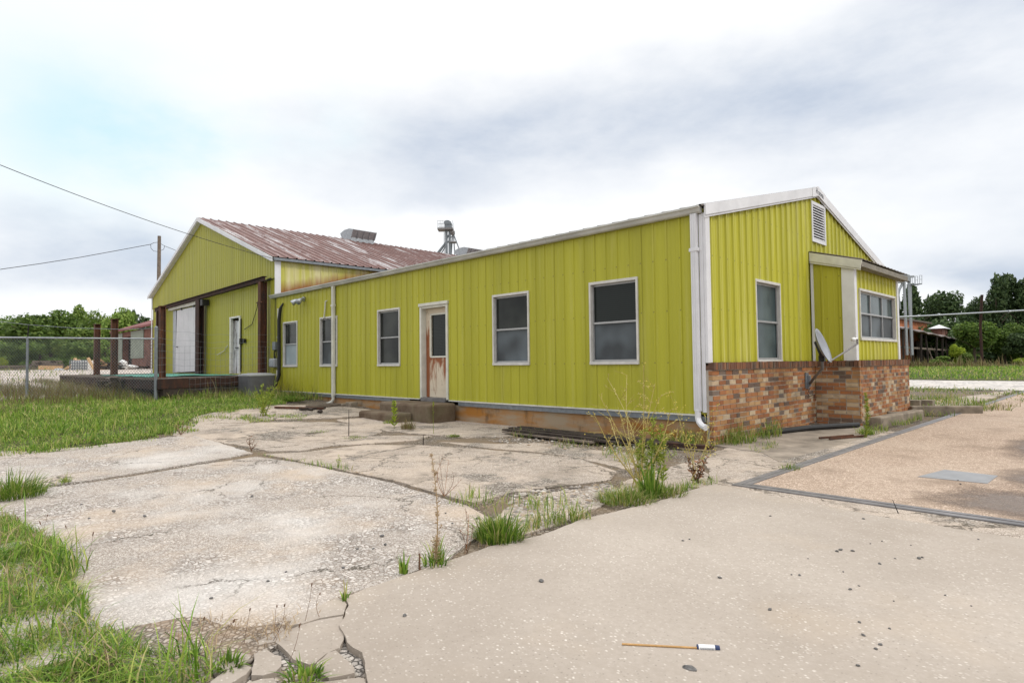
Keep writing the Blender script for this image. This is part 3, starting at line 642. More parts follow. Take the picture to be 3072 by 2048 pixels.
# corner and base trim
mb = MB(); mb.box((-.0, -.03, 1.12), (.045, .10, 3.33)); mb.build('corner_trim', M['white'], HB, bevel=.006); mb = MB(); mb.box((-.062, -.034, .45), (-.001, -.002, 3.32)); mb.build('corner_trim', M['white'], HB, bevel=.004)
mb = MB(); mb.box((-LL, -.03, ZB - .025), (DOOR[0] - .05, -.0, ZB - .002)); mb.build('base_trim', M['white_old'], HB); mb = MB(); mb.box((DOOR[1] + .05, -.03, ZB - .025), (-.18, 0, ZB - .002)); mb.build('base_trim', M['white_old'], HB)
mb = MB(); mb.box((-LL, -.012, ZB - .11), (DOOR[0] - .45, .015, ZB - .027)); mb.build('base_channel', M['galvd'], HB); mb = MB(); mb.box((DOOR[1] + .35, -.012, ZB - .11), (-.02, .015, ZB - .027)); mb.build('base_channel', M['galvd'], HB)
mb = MB(); mb.box((-LL, .02, -.1), (-.02, .06, ZB - .10))
mb.build('foundation', M['foundation'], HB)

def window(parent, T, a0, a1, z0, z1, cols=1, mats=('glass', 'screen'), border=.042, name='window', split=.5):
    f = MB(); p = .028; r = -.045
    f.box((a0 - border * .4, -.01, z1 - border * .6), (a1 + border * .4, p, z1 + border * .5), T=T); f.box((a0 - border * .4, -.01, z0 - border * .5), (a1 + border * .4, p + .008, z0 + border * .6), T=T)
    f.box((a0 - border * .4, -.01, z0 + border * .6), (a0 + border * .5, p, z1 - border * .6), T=T); f.box((a1 - border * .5, -.01, z0 + border * .6), (a1 + border * .4, p, z1 - border * .6), T=T)
    f.box((a0, r - .03, z1 - border * .6), (a1, -.011, z1 + .01), T=T); f.box((a0, r - .03, z0 - .01), (a1, -.011, z0 + border * .6), T=T); f.box((a0 - .01, r - .03, z0 + border * .6), (a0 + border * .5, -.011, z1 - border * .6), T=T); f.box((a1 - border * .5, r - .03, z0 + border * .6), (a1 + .01, -.011, z1 - border * .6), T=T)
    w_ = f.build(name, M['frame'], parent, bevel=.004)
    zm = z0 + (z1 - z0) * split; s = MB(); i0, i1 = a0 + border * .5, a1 - border * .5; j0, j1 = z0 + border * .6, z1 - border * .6
    s.box((i0, r, zm - .016), (i1, r + .026, zm + .016), T=T)
    s.box((i0, r, j0), (i1, r + .02, j0 + .035), T=T); s.box((i0, r, j1 - .03), (i1, r + .01, j1), T=T)
    for q in (i0, i1 - .025): s.box((q, r, j0 + .036), (q + .025, r + .018, j1 - .031), T=T)
    for c in range(1, cols): cx = i0 + (i1 - i0) * c / cols; s.box((cx - .016, r - .002, j0 + .036), (cx + .016, r + .022, zm - .017), T=T); s.box((cx - .016, r - .002, zm + .017), (cx + .016, r + .022, j1 - .031), T=T)
    s.build('sash', M['alu'], w_)
    for c in range(cols):
        b0, b1 = i0 + (i1 - i0) * c / cols, i0 + (i1 - i0) * (c + 1) / cols
        for q, (y0, y1) in enumerate(((zm, j1), (j0, zm))):
            g = MB(); g.box((b0, r - .012 - .004 * q, y0), (b1, r - .006 - .004 * q, y1), T=T); g.build('pane', M[mats[q]], w_)
    return w_
wm = [('glass', 'frosted'), ('glass', 'screen'), ('glass', 'glass'), ('glass', 'screen'), ('glass_blind', 'screen')]
for (a, b_), m_ in zip(WIN, wm): window(HB, TF, a, b_, *WZ, mats=m_)
window(HB, TG, GW[0], GW[1], GW[2], GW[3], mats=('glass_teal', 'glass_teal'))
# front door in its deep frame
f = MB(); a0, a1, z0, z1 = DOOR
f.box((a0 - .05, -.01, z1 - .02), (a1 + .05, .05, z1 + .045), T=TF); f.box((a0 - .03, -.16, z0), (a0 + .035, .03, z1 - .021), T=TF); f.box((a1 - .035, -.16, z0), (a1 + .03, .03, z1 - .021), T=TF); f.box((a0 + .036, -.16, z1 - .07), (a1 - .036, .02, z1 - .021), T=TF)
df = f.build('door_frame', M['white_old'], HB, bevel=.004)
f = MB(); f.box((a0 + .036, -.16, z0 - .05), (a1 - .036, .06, z0 + .03), T=TF); f.build('door_sill', M['steel'], HB)
f = MB(); d0, d1, dt = a0 + .04, a1 - .04, z1 - .075; gx0, gx1, gz0, gz1 = d0 + .20, d1 - .08, 1.36, 2.28
for q in ((d0, d1, z0 + .035, gz0), (d0, d1, gz1, dt), (d0, gx0, gz0, gz1), (gx1, d1, gz0, gz1)): f.box((q[0], -.15, q[2]), (q[1], -.105, q[3]), T=TF)
f.box((d0 + .16, -.104, .62), (d1 - .5, -.098, 1.2), T=TF); f.box((d0 + .5, -.104, .62), (d1 - .1, -.098, 1.2), T=TF)
dr = f.build('door', M['door'], HB)
f = MB()
for q in ((gx0 - .03, gx1 + .03, gz1 - .005, gz1 + .03), (gx0 - .03, gx1 + .03, gz0 - .03, gz0 + .005), (gx0 - .03, gx0 + .005, gz0 + .006, gz1 - .006), (gx1 - .005, gx1 + .03, gz0 + .006, gz1 - .006)): f.box((q[0], -.103, q[2]), (q[1], -.09, q[3]), T=TF)
f.build('window_bead', M['white_old'], dr)
f = MB(); f.box((gx0, -.135, gz0), (gx1, -.125, gz1), T=TF); f.build('pane', M['glass_blind'], dr)
f = MB(); f.tube([TF(d1 - .05, -.1, 1.3), TF(d1 - .05, -.05, 1.3)], .012); f.tube([TF(d1 - .05, -.05, 1.3), TF(d1 - .05, -.035, 1.3)], .028, 10); f.build('handle', M['steel'], dr)
# gable vent
f = MB(); a0, a1, z0, z1 = VENT; r_ = .04
f.box((a0 - .02, -.02, z1 - .04), (a1 + .02, r_, z1 + .02), T=TG); f.box((a0 - .02, -.02, z0 - .02), (a1 + .02, r_, z0 + .04), T=TG); f.box((a0 - .02, -.02, z0 + .041), (a0 + .04, r_, z1 - .041), T=TG); f.box((a1 - .04, -.02, z0 + .041), (a1 + .02, r_, z1 - .041), T=TG)
vt = f.build('louvre_vent', M['white'], HB)
f = MB(); f.box((a0, -.08, z0), (a1, -.06, z1), T=TG); f.build('vent_back', M['dark'], vt)
f = MB()
for j in range(13):
    zz = z0 + .05 + (z1 - z0 - .1) * j / 12.6; f.mesh([TG(a0 + .04, .03, zz), TG(a1 - .04, .03, zz), TG(a1 - .04, .03, zz + .018), TG(a0 + .04, .03, zz + .018), TG(a0 + .04, .0, zz + .02), TG(a1 - .04, .0, zz + .02), TG(a1 - .04, .0, zz + .04), TG(a0 + .04, .0, zz + .04)], [(0, 1, 2, 3), (3, 2, 6, 7), (0, 4, 5, 1), (7, 6, 5, 4)])
f.build('slats', M['white'], vt)
# downspouts
def downspout(x0, x1, ztop, zbot, parent, d=.07, right=False):
    f = MB(); f.box((x0, -.03 - d, zbot), (x1, -.03, ztop)); n = 3; w_ = x1 - x0
    for j in range(n): f.box((x0 + w_ * (j + .2) / n, -.036 - d, zbot), (x0 + w_ * (j + .75) / n, -.03 - d, ztop))
    f.box((x0 - .02, -.04 - d, ztop - .55), (x1 + .02, -.028, ztop - .50))
    c = (x0 + x1) / 2; sgn = 1 if right else -1; pts = [(c, -.065, zbot + .02), (c, -.065, zbot - .10), (c + sgn * .03, -.085, zbot - .16), (c + sgn * .10, -.13, zbot - .205), (c + sgn * .17, -.16, zbot - .22)]
    f.tube(pts, [.045, .045, .045, .044, .048], 8)
    return f.build('downspout', M['white'] if right else M['white_old'], parent, bevel=.004)
downspout(-10.93, -10.81, 3.33, .36, HB, .06)
downspout(-.168, -.068, 3.33, .47, HB, .06, True)
# bay at the far end of the gable
TBs, TB = TY(YB), TX(XB)
mb = MB(); ribwall(mb, TBs, .03, .57, 1.1, lambda u: 3.12 - .24 * u, spacing=.305, w_=.05, d_=.014, phase=.22); mb.build('bay_side_wall', M['siding_shaded'], HB)
BW = (4.43, 6.82, 1.56, 2.49)
mb = MB(); ribwall(mb, TB, YB, YB2, 1.1, lambda u: 2.93, [BW], spacing=.235, w_=.06, d_=.025, phase=.05); mb.build('bay_wall', M['siding_gable'], HB)
mb = MB(); mb.box((.0, YB2 - .02, 1.0), (XB, YB2, 2.95)); mb.build('bay_end_wall', M['siding_shaded'], HB)
window(HB, TB, *BW, cols=3, mats=('glass_teal', 'screen'), split=.53)
for q_ in (((.57, YB - .022, 1.12), (XB, YB + .0, 2.93)), ((XB + .001, YB - .025, 1.12), (XB + .045, YB + .11, 2.91)), ((XB + .001, YB2 - .1, 1.12), (XB + .045, YB2 + .02, 2.91)), ((.03, YB - .02, 1.12), (.075, YB, 3.03))):
    mb = MB(); mb.box(*q_); mb.build('bay_corner_trim', M['white'], HB)
kb = (3.24 - 2.98) / .9; YR1 = 7.22
mb = MB(); slb = math.hypot(1, kb); slope_roof(mb, lambda u, n, s: (s / slb + n * kb / slb, u, 3.25 - s / slb * kb + n / slb), YB - .06, YR1, .0, .93 * slb, .229, .05, .022); mb.build('bay_roof', M['roof_brown'], HB)
mb = MB(); mb.prism([(.033, 3.06), (.90, 2.82), (.93, 2.97), (.033, 3.225)], 1, YB - .07, YB - .04); mb.prism([(.033, 3.02), (.90, 2.79), (.90, 2.818), (.033, 3.058)], 1, YB - .06, YB - .045)
mb.build('bay_fascia', M['white_old'], HB); mb = MB(); mb.box((.86, YB - .038, 2.86), (.92, YR1, 2.955)); mb.box((XB + .046, YB, 2.85), (.859, YR1, 2.87)); M['soffit'] = plain('shaded_eave_brown', (.20, .18, .145), .7, 0, .25, 5); mb.build('bay_eave', M['soffit'], HB)  # eave brown has the shade on the front edge mixed into its colour
# brick wainscot: every brick its own little block
def brick_run(mb, cap, mort, axis, a0, a1, face, out, z0, z1, lead=0.):
    """a straight run; axis 0 = along x, 1 = along y; face = outer plane, out = +1/-1 direction of the outside"""
    bl, bh, j = .196, .058, .012; zc = z1 - .108; n = int((zc - z0) / (bh + j)); hh = (zc - z0) / n
    def bx(m_, u0, u1, d0, d1, q0, q1):
        if axis == 1: m_.box((face + out * d0, u0, q0), (face + out * d1, u1, q1))
        else: m_.box((u0, face + out * d0, q0), (u1, face + out * d1, q1))
    for r in range(n):
        u = a0 - (bl / 2 if r % 2 else 0) - lead
        while u < a1:
            l = bl * (1 if random.random() > .12 else .5); s, e = max(u, a0), min(u + l, a1)
            if e - s > .025: bx(mb, s, e - random.uniform(0, .002), -.06, random.uniform(-.005, .004), z0 + r * hh, z0 + (r + 1) * hh - j)
            u += l + j
    u = a0
    while u < a1 - .01:
        e = min(u + random.uniform(.052, .064), a1); t_ = random.uniform(-.006, .006); bx(cap, u, e, -.1, .022 + t_, zc + .002, z1 + random.uniform(-.006, .004)); u = e + .009
    bx(mort, a0 + .006, a1 - .006, -.1, -.007, z0 - .1, z1 - .025)
bk, cp, mt = MB(), MB(), MB(); ZC = 1.165; BX, BXo, BY, BY2 = .10, .86, 3.95, 7.32
brick_run(bk, cp, mt, 1, -.03, BY, BX, 1, -.02, ZC); brick_run(bk, cp, mt, 0, BX, BXo, BY, -1, -.02, ZC); brick_run(bk, cp, mt, 1, BY + .064, BY2, BXo, 1, .08, ZC, .06); brick_run(bk, cp, mt, 0, .1, BXo - .0, BY2, 1, .0, ZC)
mt.box((.0, -.02, ZC - .03), (BX, BY2, ZC - .012)); mt.box((.0, BY + .01, ZC - .03), (BXo - .02, BY2, ZC - .0125))
bw = bk.build('brick_wainscot', M['brick'], HB); cp.build('brick_cap', M['brick_cap'], bw); mt.build('mortar', M['mortar'], bw)
mb = MB(); mb.box((.6, BY + .05, -.1), (BXo + .03, BY2 + .05, .075)); mb.build('bay_footing', M['curb'], HB)

# ---------------------------------------------------------------- things on and beside the long building
t = thing('floodlight', (-12.7, 0, 3.15), 'twin-headed grey floodlight under the eave at the left end of the long wall', 'floodlight')
f = MB(); f.box((-12.76, -.05, 3.08), (-12.64, -.012, 3.2)); f.build('base_plate', M['galv'], t)
for s_ in (-1, 1):
    f = MB(); f.tube([(-12.7, -.05, 3.14), (-12.7 + s_ * .1, -.12, 3.12), (-12.7 + s_ * .13, -.14, 3.10)], .015)
    f.tube([(-12.7 + s_ * .13, -.10, 3.13), (-12.7 + s_ * .16, -.2, 3.08), (-12.7 + s_ * .19, -.28, 3.02), (-12.7 + s_ * .2, -.30, 3.005)], [.03, .06, .085, .08], 12); f.build('lamp_head', M['galv'], t, True)
f = MB(); f.tube([(-11.42, -.05, 2.50), (-11.36, -.05, 2.75), (-11.33, -.05, 2.95)], .02); f.tube([(-11.33, -.05, 2.95), (-11.25, -.05, 2.97)], .018); f.tube([(-11.42, -.06, 2.50), (-11.5, -.06, 2.47)], .014)
tag(f.build('wall_rod', M['white_old'], loc=(-11.4, 0, 2.5)), 'short white pipe slanting up above the second window from the left', 'pipe')
f = MB(); f.tube([(-14.42, -.05, 2.98), (-14.41, -.05, 1.05)], .03, 8); f.tube([(-14.41, -.05, 1.05), (-14.39, -.06, .78)], .055, 8); f.tube([(-14.42, -.05, 2.1), (-14.42, -.05, 2.05)], .045, 8)
tag(f.build('conduit', M['white_old'], loc=(-14.42, 0, 1)), 'white electrical conduit running up the wall beside the leftmost window', 'conduit')
f = MB(); f.tube([(-14.08, -.04, 3.12), (-14.2, -.07, 2.98), (-14.27, -.09, 2.6), (-14.26, -.09, 1.5), (-14.24, -.1, .9), (-14.3, -.2, .55), (-14.1, -.5, .42), (-13.7, -.85, .45)], [.02, .045, .055, .055, .055, .055, .045, .04], 8)
tag(f.build('refrigerant_hose', M['black'], loc=(-14.26, 0, 1), smooth=True), 'black insulated hose bundle coming down the wall to the air conditioner', 'hose')
t = thing('meter_box', (-14.68, -.02, 1.25), 'grey electric meter box at the corner of the two buildings', 'meter box')
f = MB(); f.box((-14.86, -.16, 1.14), (-14.5, -.02, 1.42)); f.build('box', M['box_grey'], t, bevel=.03); f = MB(); f.box((-14.83, -.175, 1.17), (-14.53, -.161, 1.39)); f.build('lid', M['galv'], t, bevel=.01)
f = MB(); f.tube([(-14.68, -.06, 1.42), (-14.7, -.05, 1.6), (-14.66, -.05, 1.7)], .02); f.tube([(-14.60, -.06, 1.42), (-14.56, -.05, 1.55), (-14.6, -.05, 1.68)], .015); f.tube([(-14.62, -.06, 1.95), (-14.66, -.05, 2.6), (-14.66, -.04, 3.35)], .012); f.build('cable', M['black'], t)
t2 = MB(); t2.box((-14.73, -.12, 1.68), (-14.52, -.02, 1.94)); tag(t2.build('switch_box', M['galvd'], loc=(-14.62, 0, 1.8), bevel=.02), 'small dull grey switch box above the meter box', 'switch box')
# air conditioner
AC = thing('air_conditioner', (-13.55, -1.05, .3), 'grey outdoor air conditioner unit with louvred sides at the dock corner', 'air conditioner')
f = MB(); R_ = .40
def rr(r, c): return [(-13.55 + sx_ * (r - c) + c * math.cos(an), -1.05 + sy_ * (r - c) + c * math.sin(an)) for sx_, sy_, a_ in ((1, 1, 0), (-1, 1, 90), (-1, -1, 180), (1, -1, 270)) for an in [math.radians(a_ + q) for q in (0, 30, 60, 90)]]
f.prism(rr(R_, .1), 2, .22, .90)
for j in range(17): f.prism(rr(R_ + .008, .1), 2, .28 + j * .036, .292 + j * .036)
f.build('cabinet', M['ac_grey'], AC)
f = MB(); f.prism(rr(R_ + .02, .11), 2, .902, .955); f.prism(rr(R_ - .06, .1), 2, .955, .975); f.build('top', M['box_grey'], AC, bevel=.012)
f = MB()
for j in range(5): f.tube([(-13.55 + (.06 + j * .05) * math.cos(a_), -1.05 + (.06 + j * .05) * math.sin(a_), .985) for a_ in np.linspace(0, 2 * math.pi, 21)], .006, 4)
f.build('fan_grille', M['steel'], AC)
f = MB(); f.box((-14.05, -1.5, .12), (-13.05, -.6, .22)); f.build('base_pad', M['curb'], AC)
# concrete steps
f = MB(); f.box((-7.5, -.75, -.1), (-5.62, -.06, .37)); st = thing('concrete_steps', (-6.5, -.6, 0), 'two brown stained concrete steps below the rusty door', 'steps')
f.build('upper_step', M['steps'], st, bevel=.05); f = MB(); f.box((-7.62, -1.2, -.1), (-6.2, -.752, .19)); f.build('lower_step', M['steps'], st, bevel=.05)
# satellite dish
c0 = np.array(hit(2420, 1143, 0, .10)); DI = thing('satellite_dish', tuple(c0), 'grey satellite dish on a bent mast bolted to the brick wainscot', 'satellite dish')
yb_, zb_ = c0[1], c0[2]
f = MB(); f.prism([(yb_ - .09, zb_ - .13), (yb_ + .08, zb_ - .15), (yb_ + .05, zb_ + .15), (yb_ - .09, zb_ + .16)], 0, .105, .12); f.box((.12, yb_ - .03, zb_ - .1), (.17, yb_ + .03, zb_ + .1)); f.build('wall_bracket', M['galvd'], DI)
top = np.array(hit(2466, 1075, 0, .62)); el_ = top - np.array([0, 0, .12])
f = MB(); f.tube([(.15, yb_, zb_ - .05), tuple(c0 + (el_ - c0) * .5 + np.array([.03, 0, -.03])), tuple(el_ + np.array([0, 0, -.05])), tuple(el_ + np.array([0, 0, .05])), tuple(top)], .024, 10); f.build('mast', M['steel'], DI, True)
nrm = np.array([.86, -.05, .50]); nrm = np.array(RT * .80 + np.array([0, 0, 1]) * .42 - FW * .70); nrm /= np.linalg.norm(nrm)
uu = np.cross((0, 0, 1), nrm); uu /= np.linalg.norm(uu); vv = np.cross(nrm, uu); cc = np.array(hit(2467, 1037, 0, .70))
f = MB(); rings, segs = 7, 32; V = []; Rm, Rv = .235, .30
for q in range(2):
    for i in range(rings + 1):
        for k_ in range(segs):
            a_ = 2 * math.pi * k_ / segs; rr_ = i / rings; V.append(cc + uu * Rm * rr_ * math.cos(a_) + vv * Rv * rr_ * math.sin(a_) + nrm * (.075 * rr_ ** 2 - .05 - .008 * q))
n_ = (rings + 1) * segs; Fs = []
for i in range(rings):
    for k_ in range(segs):
        a_, b_ = i * segs + k_, i * segs + (k_ + 1) % segs; Fs.append((a_, b_, b_ + segs, a_ + segs)); Fs.append((n_ + a_ + segs, n_ + b_ + segs, n_ + b_, n_ + a_))
for k_ in range(segs): a_, b_ = rings * segs + k_, rings * segs + (k_ + 1) % segs; Fs.append((a_, b_, b_ + n_, a_ + n_))
f.mesh(V, Fs); M['dish'] = plain('dish_paint', (.27, .285, .31), .45, .1, .08, 8); ds = f.build('dish', M['dish'], DI, True)
f = MB(); e0 = cc + vv * .12 - uu * .10 + nrm * -.028; f.beam(e0 - uu * .035 - vv * .02, e0 - uu * .02 + vv * .04, .012, .004, up=nrm); f.beam(e0 - uu * .02 + vv * .04, e0 + uu * .012 + vv * .03, .012, .004, up=nrm); f.beam(e0 + uu * .012 + vv * .03, e0 + uu * .008 - vv * .025, .012, .004, up=nrm); f.build('emblem', M['paper'], ds)
f = MB(); f.tube([top, cc - nrm * .06], .03, 8); f.beam(top + np.array([0, 0, -.05]), top + np.array([0, 0, .05]), .08, .09, up=nrm); f.beam(cc - nrm * .07 - vv * .1, cc - nrm * .07 + vv * .1, .09, .04, up=nrm); f.build('dish_mount', M['black'], DI)
lnb = np.array(hit(2572, 1026, 0, 1.05)); lowr = cc - vv * .29 + nrm * .02
f = MB(); f.tube([lowr - nrm * .05, lnb + np.array([0, 0, -.03])], .014, 8); f.tube([lnb + np.array([0, 0, -.04]), lnb + np.array([0, 0, .07])], .016, 8); f.build('feed_arm', M['steel'], DI)
f = MB(); hd = lnb + np.array([0, 0, .06]); tow = (cc - hd) / np.linalg.norm(cc - hd); f.tube([hd, hd + tow * .05], .018, 8); f.tube([hd + tow * .05, hd + tow * .06, hd + tow * .11], [.02, .033, .028], 10); f.build('feed_horn', M['paper'], DI, True)
f = MB(); f.tube([tuple(c0 + np.array([.06, .0, -.12])), tuple(c0 + np.array([.03, -.06, -.22])), tuple(c0 + np.array([.02, .05, -.28])), tuple(c0 + np.array([.02, .22, -.26])), tuple(c0 + np.array([.02, .3, -.25])), tuple(c0 + np.array([.02, .34, -.36]))], .006, 5); f.build('cable', M['black'], DI)
# ---------------------------------------------------------------- warehouse
WX1, WX0, WE, WR, WXR = -14.66, -28.82, 4.62, 7.10, -21.72; YL = hit(1372, 768, 0, WXR)[1] + 3
WH = thing('warehouse', (0, 0, 0), 'tall yellow-green ribbed metal warehouse with a rusty red and white roof', 'warehouse')
wz = lambda x: WE + (WR - WE) * (1 - abs(x - WXR) / (WX1 - WXR)) if x > WXR else WE + (WR - WE) * (1 - abs(x - WXR) / (WXR - WX0))
SL = (-25.45, -21.75, .93, 3.66); PD = (-18.55, -17.62, .93, 2.90)
TW = TY(.0)
mb = MB(); ribwall(mb, TW, WX0, WX1 - .002, .2, lambda u: min(3.98, wz(u)), [SL, PD], spacing=.21, phase=.05, d_=.010, w_=.03, minor=False)
ribwall(mb, TY(-.025), WX0, WX1 - .002, 3.96, wz, [], spacing=.21, phase=.05, extra=(WXR,), d_=.010, w_=.03, minor=False); mb.build('wall', M['siding_wh'], WH)
mb = MB(); ribwall(mb, TX(WX1 - .03), .0, YL, 3.0, lambda u: WE, spacing=.305, w_=.06, d_=.02, minor=True); mb.build('side_wall', M['siding_bleached'], WH)
mb = MB(); mb.box((WX0, .05, 0), (WX0 + .03, YL - .05, WE)); mb.build('side_wall', M['siding_wh'], WH); mb = MB(); mb.prism([(WX0, 0), (WX1 - .05, 0), (WX1 - .05, WE), (WXR, WR - .05), (WX0, WE)], 1, YL - .03, YL); mb.build('rear_wall', M['siding_wh'], WH)
mb = MB()
for s_ in (1, -1):
    run = (WX1 - WXR) if s_ > 0 else (WXR - WX0); kk = (WR - WE) / run; q = math.hypot(1, kk)
    ribwall(mb, lambda u, n, s, s_=s_, kk=kk, q=q: (WXR + s_ * (s / q + n * kk / q), u, WR + .05 - s / q * kk + n / q), -.18, YL, 0, lambda u, run=run, q=q: (run + .13) * q, spacing=.305, w_=.07, d_=.035, minor=False)
mb.build('roof', M['roof_rust'], WH)
mb = MB(); k1 = (WR - WE) / (WX1 - WXR); k0 = (WR - WE) / (WXR - WX0)
mb.prism([(WXR, WR - .10), (WX1 + .14, WE - .10 - .14 * k1), (WX1 + .14, WE + .03 - .14 * k1), (WXR, WR + .045)], 1, -.22, -.19)
mb.prism([(WXR, WR - .10), (WXR, WR + .045), (WX0 - .14, WE + .03 - .14 * k0), (WX0 - .14, WE - .10 - .14 * k0)], 1, -.22, -.19)
mb.prism([(WXR, WR - .13), (WX1, WE - .13), (WX1, WE - .101), (WXR, WR - .101)], 1, -.188, -.03); mb.prism([(WXR, WR - .13), (WXR, WR - .101), (WX0, WE - .101), (WX0, WE - .13)], 1, -.188, -.03)
mb.build('rake_trim', M['white'], WH)
mb = MB(); mb.box((WX1 - .01, -.06, 3.42), (WX1 + .02, .13, WE - .04)); mb.build('corner_trim', M['white'], WH); mb = MB(); mb.box((WX0 - .02, -.07, .2), (WX0 + .1, -.052, WE - .05)); mb.build('corner_trim', M['white'], WH)
mb = MB(); mb.box((WX1 + .02, -.15, WE - .10), (WX1 + .13, YL, WE - .02)); mb.build('eave_gutter', M['galvd'], WH)
# dark ragged seam line along the lap of the two sheets
mb = MB()
xs_ = np.arange(WX0 + 1.0, WX1 - .1, .07); hs_ = np.array([max(.003, .09 * mnoise.noise(Vector((x * .9, 3, 1))) + .05 * mnoise.noise(Vector((x * 5, 7, 2)))) * (1.2 if x > -19.5 else .6) for x in xs_])
mb.mesh([(x, -.041, 3.955) for x in xs_] + [(x, -.041, 3.957 + h) for x, h in zip(xs_, hs_)], [(i, i + 1, len(xs_) + i + 1, len(xs_) + i) for i in range(len(xs_) - 1)])
mb.build('seam_gap', M['dark'], WH)
# sliding door, its track, the open gap, and the small peeling door
mb = MB(); mb.box((SL[0], .35, SL[2]), (SL[1], .4, SL[3])); mb.build('doorway', M['dark'], WH)
mb = MB(); mb.box((SL[0] - .02, -.03, SL[2]), (SL[0] + .42, .02, SL[3])); mb.build('door_jamb', M['galv'], WH)
f = MB(); x0, x1 = -24.62, -21.75; zt = 3.62
for a_, b_ in zip(np.linspace(0, 1, 10)[:-1], np.linspace(0, 1, 10)[1:]):
    xa, xb_ = x0 + (x1 - x0) * a_, x0 + (x1 - x0) * b_; f.mesh([(xa - (.18 if a_ == 0 else .18 * (1 - a_)), -.11, .95 + .06 * a_), (xb_ - .012 - .18 * (1 - b_), -.11, .95 + .06 * b_), (xb_ - .012, -.11, zt), (xa, -.11, zt), (xa - .18 * (1 - a_), -.06, .95 + .06 * a_), (xb_ - .012 - .18 * (1 - b_), -.06, .95 + .06 * b_), (xb_ - .012, -.06, zt), (xa, -.06, zt)], [(0, 1, 2, 3), (7, 6, 5, 4), (0, 3, 7, 4), (1, 5, 6, 2), (3, 2, 6, 7), (0, 4, 5, 1)])
sdr = f.build('sliding_door', M['white_door'], WH); f = MB(); f.tube([(-24.55, -.11, 2.05), (-24.5, -.15, 2.05), (-24.42, -.15, 2.05)], .025); f.build('handle', M['black'], sdr)
f = MB(); f.box((SL[0] - .25, -.17, 3.68), (-21.55, -.05, 3.82)); f.build('door_track', M['white_old'], WH)
f = MB()
for q in (-24.0, -22.4): f = MB(); f.box((q, -.15, 3.60), (q + .12, -.112, 3.74)); f.build('track_roller', M['black'], WH)
f = MB(); f.box((-21.0, -.3, 3.55), (-20.75, -.05, 3.78)); f.build('track_stop', M['black'], WH)
a0, a1, z0, z1 = PD; f = MB(); f.box((a0 - .04, -.06, z1), (a1 + .04, .02, z1 + .06)); f.box((a0 - .04, -.05, z0), (a0 + .10, .03, z1 - .001)); f.box((a1 - .07, -.05, z0), (a1 + .04, .03, z1 - .001)); dfr = f.build('door_frame', M['white_old'], WH)
f = MB(); f.box((a0 + .10, .035, z0), (a0 + .48, .06, z1 - .08)); pdr = f.build('door', M['peel'], WH); f = MB(); f.box((a0 + .50, .03, z0), (a1 - .07, .05, z1 - .1)); f.build('door_leaf', M['white_door'], WH)
f = MB(); f.box((a0 + .44, -.02, 1.82), (a1 + .02, .02, 1.86)); f.build('door_bar', M['black'], WH)
f = MB(); f.box((a1 + .1, -.1, 1.95), (a1 + .2, -.02, 2.15)); f.box((a1 + .42, -.1, 1.98), (a1 + .52, -.02, 2.13)); f.tube([(a1 + .08, -.03, 2.85), (a1 + .07, -.03, 1.0)], .02); f.build('switch_box', M['black'], WH)
f = MB(); f.tube([(-15.9, -.04, 3.7), (-16.1, -.05, 3.1), (-16.5, -.05, 2.6), (-17.2, -.05, 2.45)], .012); f.build('loose_cable', M['black'], WH); f = MB(); f.tube([(-18.75, -.05, 1.95), (-19.1, -.06, 1.75), (-19.8, -.06, 1.62)], .014); f.build('loose_cable', M['white_old'], WH)
# ridge ventilators
def ridge_vent(ya, yb, h=.36):
    f = MB(); x = WXR; zb = WR - .05; t_ = zb + .12
    f.prism([(x - .42, zb - .1), (x + .42, zb - .1), (x + .42, t_ + .02), (x + .62, t_ + h), (x + .24, t_ + h + .10), (x - .24, t_ + h + .10), (x - .62, t_ + h), (x - .42, t_ + .02)], 1, ya, yb)
    n = 4
    for j in range(n + 1): yy = ya + (yb - ya) * j / n; f.prism([(x + .42, t_ + .02), (x + .45, t_ + .0), (x + .65, t_ + h), (x + .62, t_ + h)], 1, yy - .03, yy + .03)
    f.build('ridge_vent', M['galv'], WH)
for pa, pb in ((1040, 1108), (1384, 1430)):
    ridge_vent(hit(pa, 725 if pa < 1200 else 765, 0, WXR)[1], hit(pb, 725 if pa < 1200 else 768, 0, WXR)[1])

# ---------------------------------------------------------------- steel canopy frame against the warehouse, dock, rusty posts
ZD = .90
CF = thing('canopy_frame', (-15.3, -.2, ZD), 'dark rusty steel beam and posts standing against the warehouse front', 'steel frame')
def ibeam(f, a, b, w_, h, up=(0, 0, 1), t_=.018):
    a = np.array(a, float); b = np.array(b, float); tt = (b - a) / np.linalg.norm(b - a); upv = np.array(up, float); q = np.cross(np.cross(tt, upv), tt); q /= np.linalg.norm(q)
    f.beam(a, b, t_, h - 2 * t_ - .004, up=q)
    for s_ in (-1, 1): f.beam(a + q * s_ * (h / 2 - t_ / 2), b + q * s_ * (h / 2 - t_ / 2), w_, t_, up=q)
f = MB(); ibeam(f, (-27.6, -.22, 3.84), (-15.02, -.22, 3.97), .13, .16); f.build('beam', M['rust_dark'], CF)
f = MB(); ibeam(f, (-15.22, -.22, ZD), (-15.22, -.22, 3.88), .20, .22, (0, 1, 0)); f.box((-15.42, -.34, 3.2), (-15.02, -.31, 3.24)); f.build('post', M['rust'], CF)
f = MB(); ibeam(f, (-21.3, -.22, ZD), (-21.3, -.22, 3.8), .42, .2, (0, 1, 0), .03); f.build('post', M['rust_dark'], CF)
f = MB(); ibeam(f, (-26.95, -.22, ZD), (-26.95, -.22, 3.76), .2, .2, (0, 1, 0)); f.build('post', M['rust_dark'], CF)
LD = thing('loading_dock', (-20, -2, .3), 'dark timber and steel loading dock along the warehouse front', 'loading dock')
